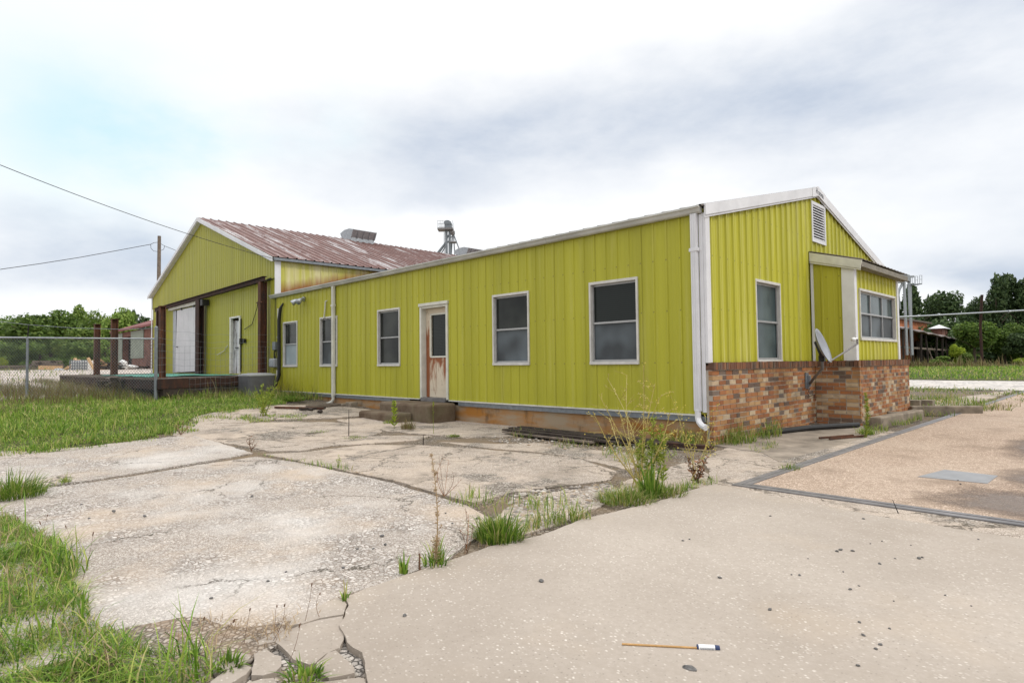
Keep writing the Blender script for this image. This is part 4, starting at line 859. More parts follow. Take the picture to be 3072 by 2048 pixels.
C0 = hit(472, 1134.8, 2, ZD); C1 = (-14.75, -.3, ZD); CL = hit(255, 1124.5, 2, ZD)
print('dock', C0, CL)
DX0, DY0, DXR = -28.6, C0[1], C0[0]
f = MB(); n = 44
for j in range(n):
    xa = DX0 + (DXR - DX0) * j / n; xb_ = DX0 + (DXR - DX0) * (j + 1) / n - .012; e = random.uniform(-.03, .02)
    ye = -.035 if xb_ < -15.3 else DY0 + (xb_ - DXR) / (-15.3 - DXR) * (-.035 - DY0)
    if ye - DY0 > .1: f.box((xa, DY0 + e, ZD - .05 + random.uniform(-.006, .004)), (xb_, ye, ZD + random.uniform(-.008, .0)))
f.build('deck', M['wood_grey'], LD)
f = MB(); f.beam((DX0, DY0 + .05, ZD - .18), (DXR, DY0 + .05, ZD - .18), .06, .24); f.beam((DXR - .0, DY0 + .02, ZD - .15), (-15.28, -.06, ZD - .15), .07, .26); f.build('rim_beam', M['rust_dark'], LD)
f = MB(); f.beam((DXR - .1, DY0 + .12, ZD - .38), (-15.35, -.1, ZD - .38), .14, .18); f.beam((DX0 + 3, DY0 + .5, ZD - .38), (DXR - .2, DY0 + .5, ZD - .38), .1, .16); f.build('lower_beam', M['wood_dark'], LD)
for j, xx in enumerate(np.linspace(DX0 + .5, DXR - .25, 6)):
    f = MB(); f.box((xx - .09, DY0 + .08, .1), (xx + .09, DY0 + .26, ZD - .3)); f.build('leg', M['wood_dark'], LD)
f = MB(); f.box((DX0 + .5, -.5, .05), (-15.5, -.4, ZD - .06)); f.build('under_deck_shade', M['dark'], LD)  # black sheet painting in the deep shade beneath the deck
# green sheeting on the deck
f = MB(); nx_, ny_ = 26, 8; xa, xb_, ya, yb_ = DXR - 8.5, DXR - 1.5, DY0 + .1, -1.0
V = [(xa + (xb_ - xa) * i / nx_ + .15 * mnoise.noise(Vector((i * .3, j * .5, 3))), ya + (yb_ - ya) * j / ny_ + .15 * mnoise.noise(Vector((i * .4, j * .3, 9))), ZD + .02 + .025 * abs(mnoise.noise(Vector((i * .55, j * .7, 1)))) + .035 * max(0, mnoise.noise(Vector((i * .23, j * .4, 6))))) for i in range(nx_ + 1) for j in range(ny_ + 1)]
f.mesh(V, [(i * (ny_ + 1) + j, (i + 1) * (ny_ + 1) + j, (i + 1) * (ny_ + 1) + j + 1, i * (ny_ + 1) + j + 1) for i in range(nx_) for j in range(ny_)])
M['tarp'] = plain('green_sheeting', (.045, .22, .165), .5, 0, .35, 3)
tag(f.build('green_tarp', M['tarp'], loc=(xa, ya, ZD)), 'crumpled teal green sheeting lying on the dock deck', 'tarp')
def rusty_post(px, py_base, py_top, w_, label, lean=0, mat='rust', y=None):
    p0 = hit(px, py_base, 2, ZD) if y is None else np.array([hit(px, py_base, 1, y)[0], y, ZD]); dep = np.dot(p0 - CAM, FW); h = (ZD and (dp(px, py_top, dep)[2] - ZD))
    f = MB(); ibeam(f, p0, p0 + np.array([lean, 0, h]), w_, w_, (0, 1, 0), .02); f.box((p0[0] - w_ * .75, p0[1] - w_ * .75, ZD - .002), (p0[0] + w_ * .75, p0[1] + w_ * .75, ZD + .02)); f.box((p0[0] + lean - w_ * .6, p0[1] - w_ * .6, ZD + h), (p0[0] + lean + w_ * .6, p0[1] + w_ * .6, ZD + h + .02))
    tag(f.build('rusty_post', M[mat], loc=tuple(p0)), label, 'post', 'rusty posts standing on the loading dock')
rusty_post(487, 1133, 919, .145, 'rust-red steel post at the front corner of the dock beside the grey fence end post', -.06)
rusty_post(342, 1122, 958, .20, 'taller of the two rusty posts on the far end of the dock', 0, y=-3.1)
rusty_post(290, 1121, 973, .20, 'shorter rusty post left of its taller twin at the far end of the dock', 0, y=-2.9)
f = MB(); p0 = gp(420, 1150); p0 = np.array([-17.2, -4.0, .35]); f.box(p0 + np.array([-.25, -.25, -.1]), p0 + np.array([.3, .3, .42])); f.box(p0 + np.array([-.32, -.3, .42]), p0 + np.array([.35, .35, .46]))
tag(f.build('wooden_crate', M['wood_dark'], loc=tuple(p0), bevel=.01), 'dark wooden block under the front edge of the dock', 'crate')
f = MB(); p0 = hit(412, 1143, 1, -3.9); f.beam((-18.6, -4.3, .4), (-16.2, -4.05, .80), .08, .05); f.beam((-16.9, -3.8, .5), (-16.1, -4.1, .93), .2, .05); tag(f.build('loose_boards', M['wood_grey'], loc=(-18, -4.2, .4)), 'grey loose boards leaning on the dock front', 'boards')

# ---------------------------------------------------------------- chain link fence and wire fence
p1, p2 = gp(80, 1201), gp(467, 1201); p1[2] = gz(*p1[:2]); p2[2] = gz(*p2[:2]); d12 = (p2 - p1)[:2]; L12 = np.linalg.norm(d12); e12 = d12 / L12
def at_px_top(px, py, p): return CAM[2] + ray(px, py)[2] * np.dot(p - CAM, FW) * 1.0
zr1, zr2, zt1, zt2 = at_px_top(80, 1012.5, p1), at_px_top(467, 1016, p2), at_px_top(78, 1006, p1), at_px_top(467, 981, p2)
CFN = thing('chain_link_fence', (p2[0], p2[1], p2[2]), 'grey chain link fence with a top rail in front of the yard at left', 'fence')
f = MB(); f.tube([p2 + [0, 0, -.1], (p2[0], p2[1], zt2)], .042, 10); f.tube([(p2[0], p2[1], zt2), (p2[0], p2[1], zt2 + .03)], [.047, .02], 10); f.build('post', M['galvd'], CFN)
f = MB(); f.tube([p1 + [0, 0, -.1], (p1[0], p1[1], zr1 + .03)], .032, 10); f.build('post', M['galvd'], CFN)
p0 = p1.copy(); p0[:2] = p1[:2] - e12 * L12; p0[2] = gz(*p0[:2]); zr0 = zr1 - (zr2 - zr1)
f = MB(); f.tube([p0 + [0, 0, -.1], (p0[0], p0[1], zr0 + .03)], .032, 10); f.build('post', M['galvd'], CFN)
f = MB(); f.tube([(p0[0], p0[1], zr0), (p1[0], p1[1], zr1), (p2[0], p2[1], zr2)], .021, 8); f.build('rail', M['galv'], CFN)
f = MB(); s_ = .082; X0, X1 = -L12, L12; Hh = 1.55
def fp(u, v):   # point on the fence: u metres from p1 towards p2, v metres above ground
    q = p1[:2] + e12 * u; tt = u / L12; zt_ = zr1 + (zr2 - zr1) * tt; zg = float(gz(q[0], q[1])); return np.array([q[0], q[1], zg + (zt_ - zg) * v / Hh])
nvec = np.array([-e12[1], e12[0], 0])
k = X0 - Hh
while k < X1 + Hh:
    for sg in (1, -1):
        u0, v0, u1, v1 = (k, 0, k + Hh, Hh) if sg > 0 else (k + Hh, 0, k, Hh)
        lo, hi = 0., 1.
        for lim, below in ((X0, True), (X1, False)):
            if (u1 - u0) != 0:
                tc_ = (lim - u0) / (u1 - u0)
                inc = u1 > u0
                if (below and inc) or (not below and not inc): lo = max(lo, tc_)
                else: hi = min(hi, tc_)
        if hi - lo > .01:
            A, B = fp(u0 + (u1 - u0) * lo, v0 + (v1 - v0) * lo), fp(u0 + (u1 - u0) * hi, v0 + (v1 - v0) * hi); off = nvec * .003 * sg
            f.tube([A + off, B + off], .004, 3, cap=False)
    k += s_
f.build('mesh', M['galvd'], CFN)
f = MB(); pa = np.array([p1[0], p1[1], zr1]); arm = dp(86, 974, np.dot(p1 - CAM, FW)); f.tube([pa, arm], .014, 5); f.build('extension_arm', M['black'], CFN)
f = MB(); tip = dp(-150, 945, np.dot(p1 - CAM, FW) + 1); e_ = np.array([p2[0], p2[1], zt2 - .03]); f.tube([tip, arm, arm * .66 + e_ * .34 + [0, 0, -.05], arm * .3 + e_ * .7 + [0, 0, -.05], e_], .006, 4); f.build('barbed_wire', M['galvd'], CFN)
q0, q1 = np.array([p2[0], p2[1], p2[2]]), np.array([-14.75, -.06, .35]); WF = thing('wire_fence', tuple(q0), 'thin field wire fence between the grey end post and the building corner', 'fence')
f = MB(); Lw = np.linalg.norm((q1 - q0)[:2])
def wp(t_, v): b = q0 + (q1 - q0) * t_; sag = .10 * math.sin(math.pi * t_) * (v / 2) + .02 * math.sin(t_ * 23 + v * 3); return b + np.array([0, 0, v - sag])
for v in (.1, .25, .4, .56, .74, .92, 1.1, 1.28, 1.46, 1.62, 1.85): f.tube([wp(t_, v) for t_ in np.linspace(0, 1, 15)], .0028, 3, cap=False)
for t_ in np.linspace(0, 1, int(Lw / .15)): f.tube([wp(t_, v) + np.array([.01 * math.sin(v * 5 + t_ * 40), 0, 0]) for v in (.05, .5, 1.0, 1.46)], .0026, 3, cap=False)
f.build('wire_mesh', M['galvd'], WF)

# ---------------------------------------------------------------- utility pole and wires
up_t = dp(478, 708, 46); up_b = np.array([up_t[0] - .12, up_t[1], gz(up_t[0], up_t[1])])
f = MB(); f.tube([up_b - [0, 0, .3], up_b * .5 + up_t * .5, up_t], [.17, .145, .12], 12); UPO = thing('utility_pole', tuple(up_b), 'weathered wooden utility pole rising behind the warehouse', 'utility pole'); f.build('pole', M['wood_grey'], UPO)
f = MB(); a_ = dp(452, 733, 45.8); b_ = dp(494, 738, 46.1)
f.tube([a_, dp(462, 728, 45.8), dp(473, 727, 46)], .018, 5); f.tube([a_, dp(453, 745, 45.8), dp(461, 753, 45.9), dp(474, 755, 46)], .016, 5); f.tube([b_, dp(482, 731, 46)], .016, 5); f.tube([b_, dp(491, 748, 46), dp(482, 752, 46)], .016, 5); f.build('drip_loop', M['black'], UPO)
def wire(name, pts, r, label):
    f = MB(); f.tube(pts, r, 5); tag(f.build(name, M['black'], loc=tuple(pts[0])), label, 'wire')
g0, g1 = dp(-500, 285, 10), np.array([WX1 - .1, -.24, 4.5]); g1 = hit(824, 777, 1, -.24)
wire('power_line', [g0 + (g1 - g0) * t_ - np.array([0, 0, .22 * 4 * t_ * (1 - t_)]) for t_ in np.linspace(0, 1, 22)], .008, 'thin wire from the upper left sky to the right corner of the warehouse gable')
h0 = dp(-700, 880, 34)
m_ = [dp(-300, 850, 38), dp(0, 808, 41), dp(120, 791, 42), dp(240, 772, 43.2), dp(360, 750, 44.6), a_]
wire('power_line', [h0] + m_, .022, 'sagging twisted wire running left from the utility pole')
wire('power_line', [b_, dp(520, 748, 45), dp(545, 760, 43), dp(640, 800, 40)], .018, 'short wire from the utility pole to behind the warehouse roof')

# ---------------------------------------------------------------- background: mill tower, elevator, brick buildings, pipe
def px_at(d): return lambda px, py: dp(px, py, d)
Q = px_at(92); base = Q(1345, 1100)
T_ = thing('elevator_tower', tuple(base), 'grey grain elevator tower with a railed head platform behind the roofs', 'elevator tower')
R3 = RT * [1, 1, 0]; R3 /= np.linalg.norm(R3); F3 = FW * [1, 1, 0]; F3 /= np.linalg.norm(F3)
Z3 = lambda x, y: Q(980 + x * .21259, 620 + y * .21259)
for x in (1690, 1735):
    f = MB(); tp = Z3(x, 320); f.beam([tp[0], tp[1], 0], tp, .36, .3, up=F3); f.build('leg', M['galvd'], T_)
f = MB(); cx = Z3(1718, 255)
def fbox(f, c, hw, hd, z0, z1):
    c = np.array(c, float); vs = [c * [1, 1, 0] + R3 * a + F3 * b + np.array([0, 0, z]) for z in (z0, z1) for a, b in ((-hw, -hd), (hw, -hd), (hw, hd), (-hw, hd))]
    f.mesh(vs, [(3, 2, 1, 0), (4, 5, 6, 7), (0, 1, 5, 4), (1, 2, 6, 5), (2, 3, 7, 6), (3, 0, 4, 7)])
zt_, zp = Z3(1715, 205)[2], Z3(1715, 310)[2]; wpx = .21259 * 92 / F
fbox(f, cx, 48 * wpx, .6, zp, zt_ - 42 * wpx)
pr = [(-55, 40), (-50, 12), (-20, 0), (15, 2), (45, 22), (55, 48), (40, 55), (-45, 55)]; vs = [Z3(1715 + a, 205 + b) - F3 * .7 for a, b in pr] + [Z3(1715 + a, 205 + b) + F3 * .7 for a, b in pr]; n = len(pr)
f.mesh(vs, [tuple(range(n)), tuple(range(2 * n - 1, n - 1, -1))] + [(i, i + n, (i + 1) % n + n, (i + 1) % n) for i in range(n)]); f.build('head', M['galvd'], T_)
f = MB(); fbox(f, Z3(1680, 310), 108 * wpx, .9, zp - .28, zp - .02); f.build('platform', M['steel'], T_)
f = MB()
for yy in (-.85, .85):
    for hh in (.5, 1.0): f.tube([Z3(1575, 310) + F3 * yy + [0, 0, hh], Z3(1660, 310) + F3 * yy + [0, 0, hh]], .03, 4)
    for x in (1575, 1612, 1650, 1785): f.tube([Z3(x, 310) + F3 * yy, Z3(x, 310) + F3 * yy + [0, 0, 1.05]], .03, 4)
f.build('railing', M['galv'], T_)
f = MB(); f.tube([Z3(1750, 330), Z3(1775, 365), Z3(1790, 400)], [.3, .42, .25], 8); f.build('distributor', M['steel'], T_)
f = MB()
for a, b, r in (((1700, 480), (1540, 680), .13), ((1700, 490), (1560, 690), .12), ((1760, 420), (1600, 690), .09), ((1795, 400), (1905, 690), .09), ((1790, 400), (1810, 700), .09), ((1775, 400), (1755, 700), .11), ((1740, 350), (1690, 480), .09)): f.tube([Z3(*a), Z3(*b)], r, 6)
f.build('spout', M['galvd'], T_)
f = MB(); fbox(f, Z3(1780, 525), 45 * wpx, .5, Z3(0, 533)[2], Z3(0, 518)[2]); f.build('lower_platform', M['steel'], T_)
f = MB()
for yy in range(350, 680, 13): f.tube([Z3(1655, yy), Z3(1668, yy)], .03, 4)
f.tube([Z3(1655, 340), Z3(1655, 690)], .03, 4); f.tube([Z3(1668, 340), Z3(1668, 690)], .03, 4); f.build('ladder', M['galv'], T_)

Q6 = lambda x, y, d=78: dp(2700 + x * .19139, 820 + y * .19139, d)
b0 = Q6(110, 1500); E_ = thing('bucket_elevator', (b0[0], b0[1], 0), 'silver twin-leg bucket elevator beside the low brick building at right', 'elevator')
for x, w_ in ((72, .24), (150, .28)):
    f = MB(); tp = Q6(x - 8, 140); bt = Q6(x + 24, 850); f.beam(bt - [0, 0, 3.5], tp, w_, .24, up=F3); f.build('leg', M['galv'], E_)
f = MB(); pr = [(-60, 150), (-60, 60), (20, 22), (80, 18), (130, 30), (148, 60), (148, 140), (100, 120), (40, 150)]; n = len(pr); vs = [Q6(a, b) - F3 * .3 for a, b in pr] + [Q6(a, b) + F3 * .3 for a, b in pr]
f.mesh(vs, [tuple(range(n)), tuple(range(2 * n - 1, n - 1, -1))] + [(i, i + n, (i + 1) % n + n, (i + 1) % n) for i in range(n)]); f.build('head', M['galv'], E_)
f = MB(); f.beam(Q6(160, 182), Q6(310, 170), .9, .12); f.build('platform', M['galvd'], E_)
f = MB()
for yy in (-.4, .4):
    for x, h_ in ((160, 130), (195, 130), (275, 145), (310, 145)): f.tube([Q6(x, 180) + F3 * yy, Q6(x, 180 - h_) + F3 * yy], .03, 4)
    f.tube([Q6(275, 35) + F3 * yy, Q6(310, 38) + F3 * yy], .03, 4); f.tube([Q6(275, 100) + F3 * yy, Q6(310, 100) + F3 * yy], .03, 4)
f.beam(Q6(160, 52), Q6(215, 50), .3, .25); f.build('railing', M['galv'], E_)
f = MB(); f.tube([Q6(175, 190), Q6(185, 840)], .07, 6); f.tube([Q6(-20, 330), Q6(5, 560)], .1, 6); f.tube([Q6(40, 160), Q6(-10, 250), Q6(-40, 380)], .16, 8); f.build('pipe', M['galv'], E_)

KB = thing('brick_kiln_building', (-16, 70, 0), 'low orange brick building with a sagging lean-to roof on posts at far right', 'building')
KX = -17.5
def kx(px, py, x=KX): return hit(px, py, 0, x)
def zz6(x, y): return (2700 + x * .19139, 820 + y * .19139)
ya, yb_ = kx(*zz6(-120, 900))[1], kx(*zz6(440, 900), KX - 3)[1]; yc = kx(*zz6(740, 1000))[1]; yd = kx(*zz6(850, 1000))[1]
f = MB(); f.box((KX - 12, ya, 0), (KX - 3, yb_, 7.0)); f.build('wall', M['brick_far_orange'], KB)
f = MB(); f.prism([(KX - 12.5, 7.4), (KX - 2.5, 7.0), (KX - 2.5, 7.25), (KX - 12.5, 7.65)], 1, ya - .5, yb_ + .6); f.build('upper_roof', M['roof_brown'], KB)
f = MB(); f.box((KX - 3, yb_, 0), (KX - 2.8, yc, 4.6)); f.box((KX - 2.95, ya, 0), (KX - 2.7, yb_, .6)); f.build('lower_wall', M['brick_far'], KB)
f = MB(); n = 14
for j in range(n):
    y0_, y1_ = ya + (yd - ya) * j / n, ya + (yd - ya) * (j + 1) / n
    zf = lambda y: 5.35 - 1.0 * (y - ya) / (yd - ya) + .12 * math.sin(y * .9)
    f.mesh([(KX + 1.2, y0_, zf(y0_) - .35), (KX + 1.2, y1_, zf(y1_) - .35), (KX - 3, y1_, zf(y1_) + .55), (KX - 3, y0_, zf(y0_) + .55), (KX + 1.2, y0_, zf(y0_) - .2), (KX + 1.2, y1_, zf(y1_) - .2), (KX - 3, y1_, zf(y1_) + .7), (KX - 3, y0_, zf(y0_) + .7)], [(0, 1, 5, 4), (4, 5, 6, 7), (3, 2, 1, 0), (1, 2, 6, 5), (0, 4, 7, 3)])
M['roof_patch'] = rust_mat('patched_roof', (.30, .28, .28), (.13, .075, .06), (.34, .30, .28))
f.build('lean_to_roof', M['roof_patch'], KB)
for j, y in enumerate(np.linspace(ya + 1, yd - 1.5, 9)):
    f = MB(); f.beam((KX + .9, y, -.2), (KX + .9 + random.uniform(-.3, .3), y, 4.75 - .9 * j / 8), .22, .22, up=(0, 1, 0)); f.build('post', M['wood_dark'], KB)
f = MB()
for j in range(9): y = ya + 2 + (yd - ya - 4) * random.random(); f.beam((KX + random.uniform(-.5, .8), y, 0), (KX + random.uniform(-1, .3), y + random.uniform(-1.5, 1.5), random.uniform(2, 3.6)), .15, .1)
f.beam((KX + .7, ya, 2.6), (KX + .7, yd - 2, 2.3), .12, .25); f.build('brace', M['wood_grey'], KB)
f = MB(); f.box((KX - 2.5, yc - 9, 0), (KX - 2.45, yd - 2, 3.9)); f.build('dark_boards', M['wood_dark'], KB)
f = MB(); cu = kx(*zz6(640, 900), KX - 1); f.box((cu[0] - 1, cu[1] - 2.1, 4), (cu[0] + .6, cu[1] + 2.1, 6.0)); cup = f.build('cupola', M['brick_far'], KB)
f = MB(); f.mesh([(cu[0] - 1.4, cu[1] - 2.6, 6.02), (cu[0] + 1.0, cu[1] - 2.6, 6.02), (cu[0] + 1.0, cu[1] + 2.6, 6.02), (cu[0] - 1.4, cu[1] + 2.6, 6.02), (cu[0] - .2, cu[1], 6.75)], [(3, 2, 1, 0), (0, 1, 4), (1, 2, 4), (2, 3, 4), (3, 0, 4)]); f.build('cap', M['white'], cup)
f = MB(); f.tube([dp(2660, 952, 76), dp(2760, 948, 76), dp(2946, 938, 74.5), dp(3072, 931, 73.5), dp(3600, 905, 70)], .105, 8); 
for px, py, d in ((2816, 944, 75.6), (3028, 934, 73.8), (2755, 948, 76)): a = dp(px, py, d); f.tube([a - R3 * .12, a + R3 * .12], .16, 8)
tag(f.build('overhead_pipe', M['galv'], loc=tuple(dp(2700, 950, 76))), 'long silver overhead pipe crossing in front of the trees at right', 'pipe')
a = dp(2947, 1096, 74.8); f = MB(); f.tube([(a[0], a[1], -.2), (a[0] - .05, a[1], 5), dp(2946, 884, 74.8)], .15, 8); tag(f.build('rusty_pole', M['rust_dark'], loc=(a[0], a[1], 0)), 'tall dark rusty pole carrying the overhead pipe at right', 'pole')

# brick shed on the left, behind the yard
zb = 1.0; yS = hit(349, 997, 2, 5.1)[1]; xS = hit(349, 997, 2, 5.1)[0]; sc_ = 1
dS = 62.; e0 = dp(349, 997, dS); yS = e0[1]; xS = e0[0]; zS = e0[2]
print('shed', e0)
BS = thing('brick_shed', (xS, yS, zb), 'red brick shed with a red metal roof beyond the yard, left of the warehouse', 'shed')
xw = lambda px: hit(px, 1040, 1, yS)[0]
x1_ = xw(470) + 6; f = MB(); f.box((xS + .3, yS, .5), (xw(368), yS + 6, zS - .12)); f.box((xw(432), yS, .5), (x1_, yS + 6, zS - .12)); f.box((xw(368), yS, zS - .6), (xw(432), yS + .3, zS - .12)); f.box((xw(395), yS, .5), (xw(432), yS + .3, 2.4)); f.build('wall', M['brick_far'], BS)
f = MB(); f.box((xw(394), yS - .06, 2.0), (xw(432), yS - .003, zS - .2)); f.build('panel', M['panel_grey'], BS); f = MB(); f.box((xS + .3, yS - .06, .9), (xw(368), yS - .003, zS - .2)); f.build('panel', M['panel_grey'], BS)
f = MB(); f.box((xw(368), yS + .5, .5), (xw(395), yS + .6, zS - .6)); f.build('doorway', M['dark'], BS)
f = MB(); f.mesh([(xS - .4, yS - .5, zS - .1), (x1_, yS - .5, zS - .1), (x1_, yS + 6, zS + 2.2), (xS - .4, yS + 6, zS + 2.2), (xS - .4, yS - .5, zS + .08), (x1_, yS - .5, zS + .08), (x1_, yS + 6, zS + 2.38), (xS - .4, yS + 6, zS + 2.38)], [(0, 1, 5, 4), (4, 5, 6, 7), (3, 2, 1, 0), (0, 4, 7, 3), (2, 3, 7, 6)]); f.build('roof', M['roof_red'], BS)
# ---------------------------------------------------------------- yard debris on the left
def board(name, a, b, w_, h, mat, label, cat='board', group=None, **k):
    f = MB(); f.beam(a, b, w_, h, **k); return tag(f.build(name, M[mat], loc=tuple(a)), label, cat, group)
U = np.array([1, 0, 0])
dL = 58.
LP = []
for j in range(34):     # long stack of grey timbers at the left edge
    row = j // 9; x0 = random.uniform(-150, 10) if row < 2 else random.uniform(90, 120); x1_ = random.uniform(150, 187) if row > 1 else random.uniform(120, 190)
    a = dp(x0, 1108 - row * 7.2 + random.uniform(-2, 2), dL + random.uniform(-1, 2)); b_ = dp(x1_, 1106 - row * 7.2 + random.uniform(-2, 2), dL + random.uniform(-1, 2))
    board('timber', a, b_, .3, .2, 'wood_grey' if j % 3 else 'wood_dark', 'long weathered timber in the low stack at the left edge of the yard', 'timber', 'weathered timbers stacked at the left edge of the yard')
board('log', dp(120, 1102, 50), dp(183, 1103, 50), .36, .3, 'wood_new', 'pale orange-brown log lying between the timber stack and the white tank', 'log')
# caged tank
IB = dp(209, 1114, 46); IB2 = dp(261, 1112, 46); zb = dp(230, 1113, 46)[2]; zt_ = dp(230, 1081, 46)[2]; e_ = (IB2 - IB) * [1, 1, 0]; Lq = np.linalg.norm(e_); e_ /= Lq; n_ = np.array([-e_[1], e_[0], 0])
TK = thing('tank_crate', tuple(IB), 'pale white plastic tank in a metal cage beside the scrap pile', 'tank')
f = MB(); vs = [IB * [1, 1, 0] + e_ * a + n_ * b + np.array([0, 0, z]) for z in (zb + .05, zt_ - .03) for a, b in ((.04, .04), (Lq - .04, .04), (Lq - .04, 1.1), (.04, 1.1))]; f.mesh(vs, [(3, 2, 1, 0), (4, 5, 6, 7), (0, 1, 5, 4), (1, 2, 6, 5), (2, 3, 7, 6), (3, 0, 4, 7)]); f.build('tank', M['paper'], TK, bevel=.05)
f = MB()
for i in range(8): u = Lq * i / 7; f.tube([IB * [1, 1, 0] + e_ * u + [0, 0, zb], IB * [1, 1, 0] + e_ * u + [0, 0, zt_]], .028, 4)
for i in range(5): z = zb + (zt_ - zb) * i / 4; f.tube([IB * [1, 1, 0] + [0, 0, z], IB * [1, 1, 0] + e_ * Lq + [0, 0, z]], .028, 4)
f.build('cage', M['galvd'], TK)
board('plank', dp(264, 1073, 45.5), dp(282, 1107, 45.5), .22, .12, 'wood_new', 'fresh yellow plank leaning right of the caged tank', 'plank')
board('plank', dp(281, 1081, 47), dp(261, 1108, 46.6), .2, .1, 'wood_new', 'fresh yellow plank leaning left, crossing behind the other leaning plank', 'plank')
for px, py, l_ in ((224, 1075, 6), (236, 1079, 4), (203, 1104, 14), (196, 1108, 12)):
    board('scrap_board', dp(px, py, 47), dp(px + l_, py + (8 if l_ < 8 else -9), 47), .25, .15, 'wood_new', 'broken piece of orange lumber by the white caged tank', 'board', 'broken orange lumber by the tank')
for j in range(46):
    cx = 272 + 90 * random.random(); yy = 1111 - 30 * random.random() * (1 - abs(cx - 320) / 75); ln = random.uniform(14, 52); an = random.uniform(-.25, .25) if random.random() < .75 else random.uniform(-1, 1)
    a = dp(cx - ln / 2, yy + ln / 2 * an, 48 + random.uniform(-1.5, 2.5)); b_ = dp(cx + ln / 2, yy - ln / 2 * an, 48 + random.uniform(-1.5, 2.5)); a[2] = max(a[2], .86); b_[2] = max(b_[2], .86)
    board('scrap_board', a, b_, random.uniform(.1, .28), random.uniform(.05, .12), random.choice(['wood_grey', 'wood_grey', 'wood_dark', 'wood_new', 'rust_dark']), 'board jumbled in the scrap lumber pile behind the rusty posts', 'board', 'boards jumbled in the scrap pile')
for j in range(16):
    cx = 375 + 65 * random.random(); yy = 1108 - 10 * random.random(); ln = random.uniform(14, 40)
    board('scrap_board', dp(cx - ln / 2, yy, 52 + random.uniform(-1, 2)), dp(cx + ln / 2, yy - random.uniform(-4, 4), 52 + random.uniform(-1, 2)), .25, .1, random.choice(['rust', 'wood_dark', 'wood_grey']), 'flat board in the low brown heap below the brick shed', 'board', 'boards in the low heap below the brick shed')
def crumple(name, c, r, mat, label, cat, sx=1., sy=1., sz=.6, seed=1):
    bm = bmesh.new(); bmesh.ops.create_icosphere(bm, subdivisions=2, radius=r)
    for v in bm.verts: k = 1 + .45 * mnoise.noise(v.co * (2.2 / r) + Vector((seed * 7, 0, 0))); v.co = Vector((v.co.x * k * sx, v.co.y * k * sy, v.co.z * k * sz))
    me = bpy.data.meshes.new(name); bm.to_mesh(me); bm.free(); me.materials.append(M[mat]); o = bpy.data.objects.new(name, me); COL.objects.link(o); o.location = tuple(c); return tag(o, label, cat)
crumple('plastic_sheet', dp(371, 1097, 49), .5, 'paper', 'crumpled white plastic sheet standing in the scrap pile', 'plastic sheet', .8, .6, 1.0, 3)
crumple('plastic_sheet', dp(390, 1101, 50), .7, 'paper', 'flat heap of white plastic right of the scrap pile', 'plastic sheet', 1.2, .8, .3, 4)
crumple('rubbish_heap', dp(176, 1111, 47), .5, 'galv', 'small heap of grey and white rubbish left of the caged tank', 'rubbish', 1.6, .7, .35, 5)

# ---------------------------------------------------------------- debris by the long wall
for i, (a, b_, m_, lab) in enumerate([((825, 1225), (970, 1228), 'rust', 'orange rusty strip of metal on the slab by the left end of the wall'), ((920, 1222), (1000, 1216), 'wood_grey', 'grey board on the ground below the left downspout'), ((925, 1224), (1020, 1217), 'wood_grey', 'longer grey board beside the grey board below the left downspout'), ((900, 1231), (975, 1226), 'wood_dark', 'dark thin stick in front of the grey boards by the wall')]):
    p, q = gp(*a), gp(*b_); board('loose_board', p + [0, 0, .03], q + [0, 0, .03], .10, .04, m_, lab)
for px, py, lab in ((932, 1231, 'dark broken brick in front of the grey boards'), (960, 1238, 'flat dark broken brick nearer the camera than the other')):
    p = gp(px, py); crumple('broken_brick', p + [0, 0, .03], .06, 'wood_dark', lab, 'brick', 1.5, .8, .7, px)
p = gp(1068, 1216); f = MB(); f.box((p[0] - .16, -.32, .05), (p[0] + .12, -.12, .25)); f.box((p[0] - .35, -.38, .02), (p[0] - .17, -.15, .2)); tag(f.build('cinder_block', M['curb'], loc=tuple(p), bevel=.02), 'grey concrete block at the wall foot between the left downspout and the steps', 'concrete block')
for i in range(13):
    a = [-3.3 + random.uniform(-.2, .5), -.35 - .05 * i + random.uniform(-.05, .05), .03 + .012 * (i % 4)]; b_ = [random.uniform(-1.4, -.1), -.5 - .05 * i + random.uniform(-.12, .12), .03 + .012 * (i % 4)]
    board('rotten_board', np.array(a), np.array(b_), .12, .025, random.choice(['wood_grey', 'wood_dark', 'wood_dark']), 'rotten grey board in the heap at the wall foot under the nearest window', 'board', 'rotten boards lying along the wall foot')
board('rotten_board', np.array([-.9, -.75, .05]), np.array([.35, -.55, .04]), .1, .05, 'rust_dark', 'brown board lying in front of the corner downspout', 'board')
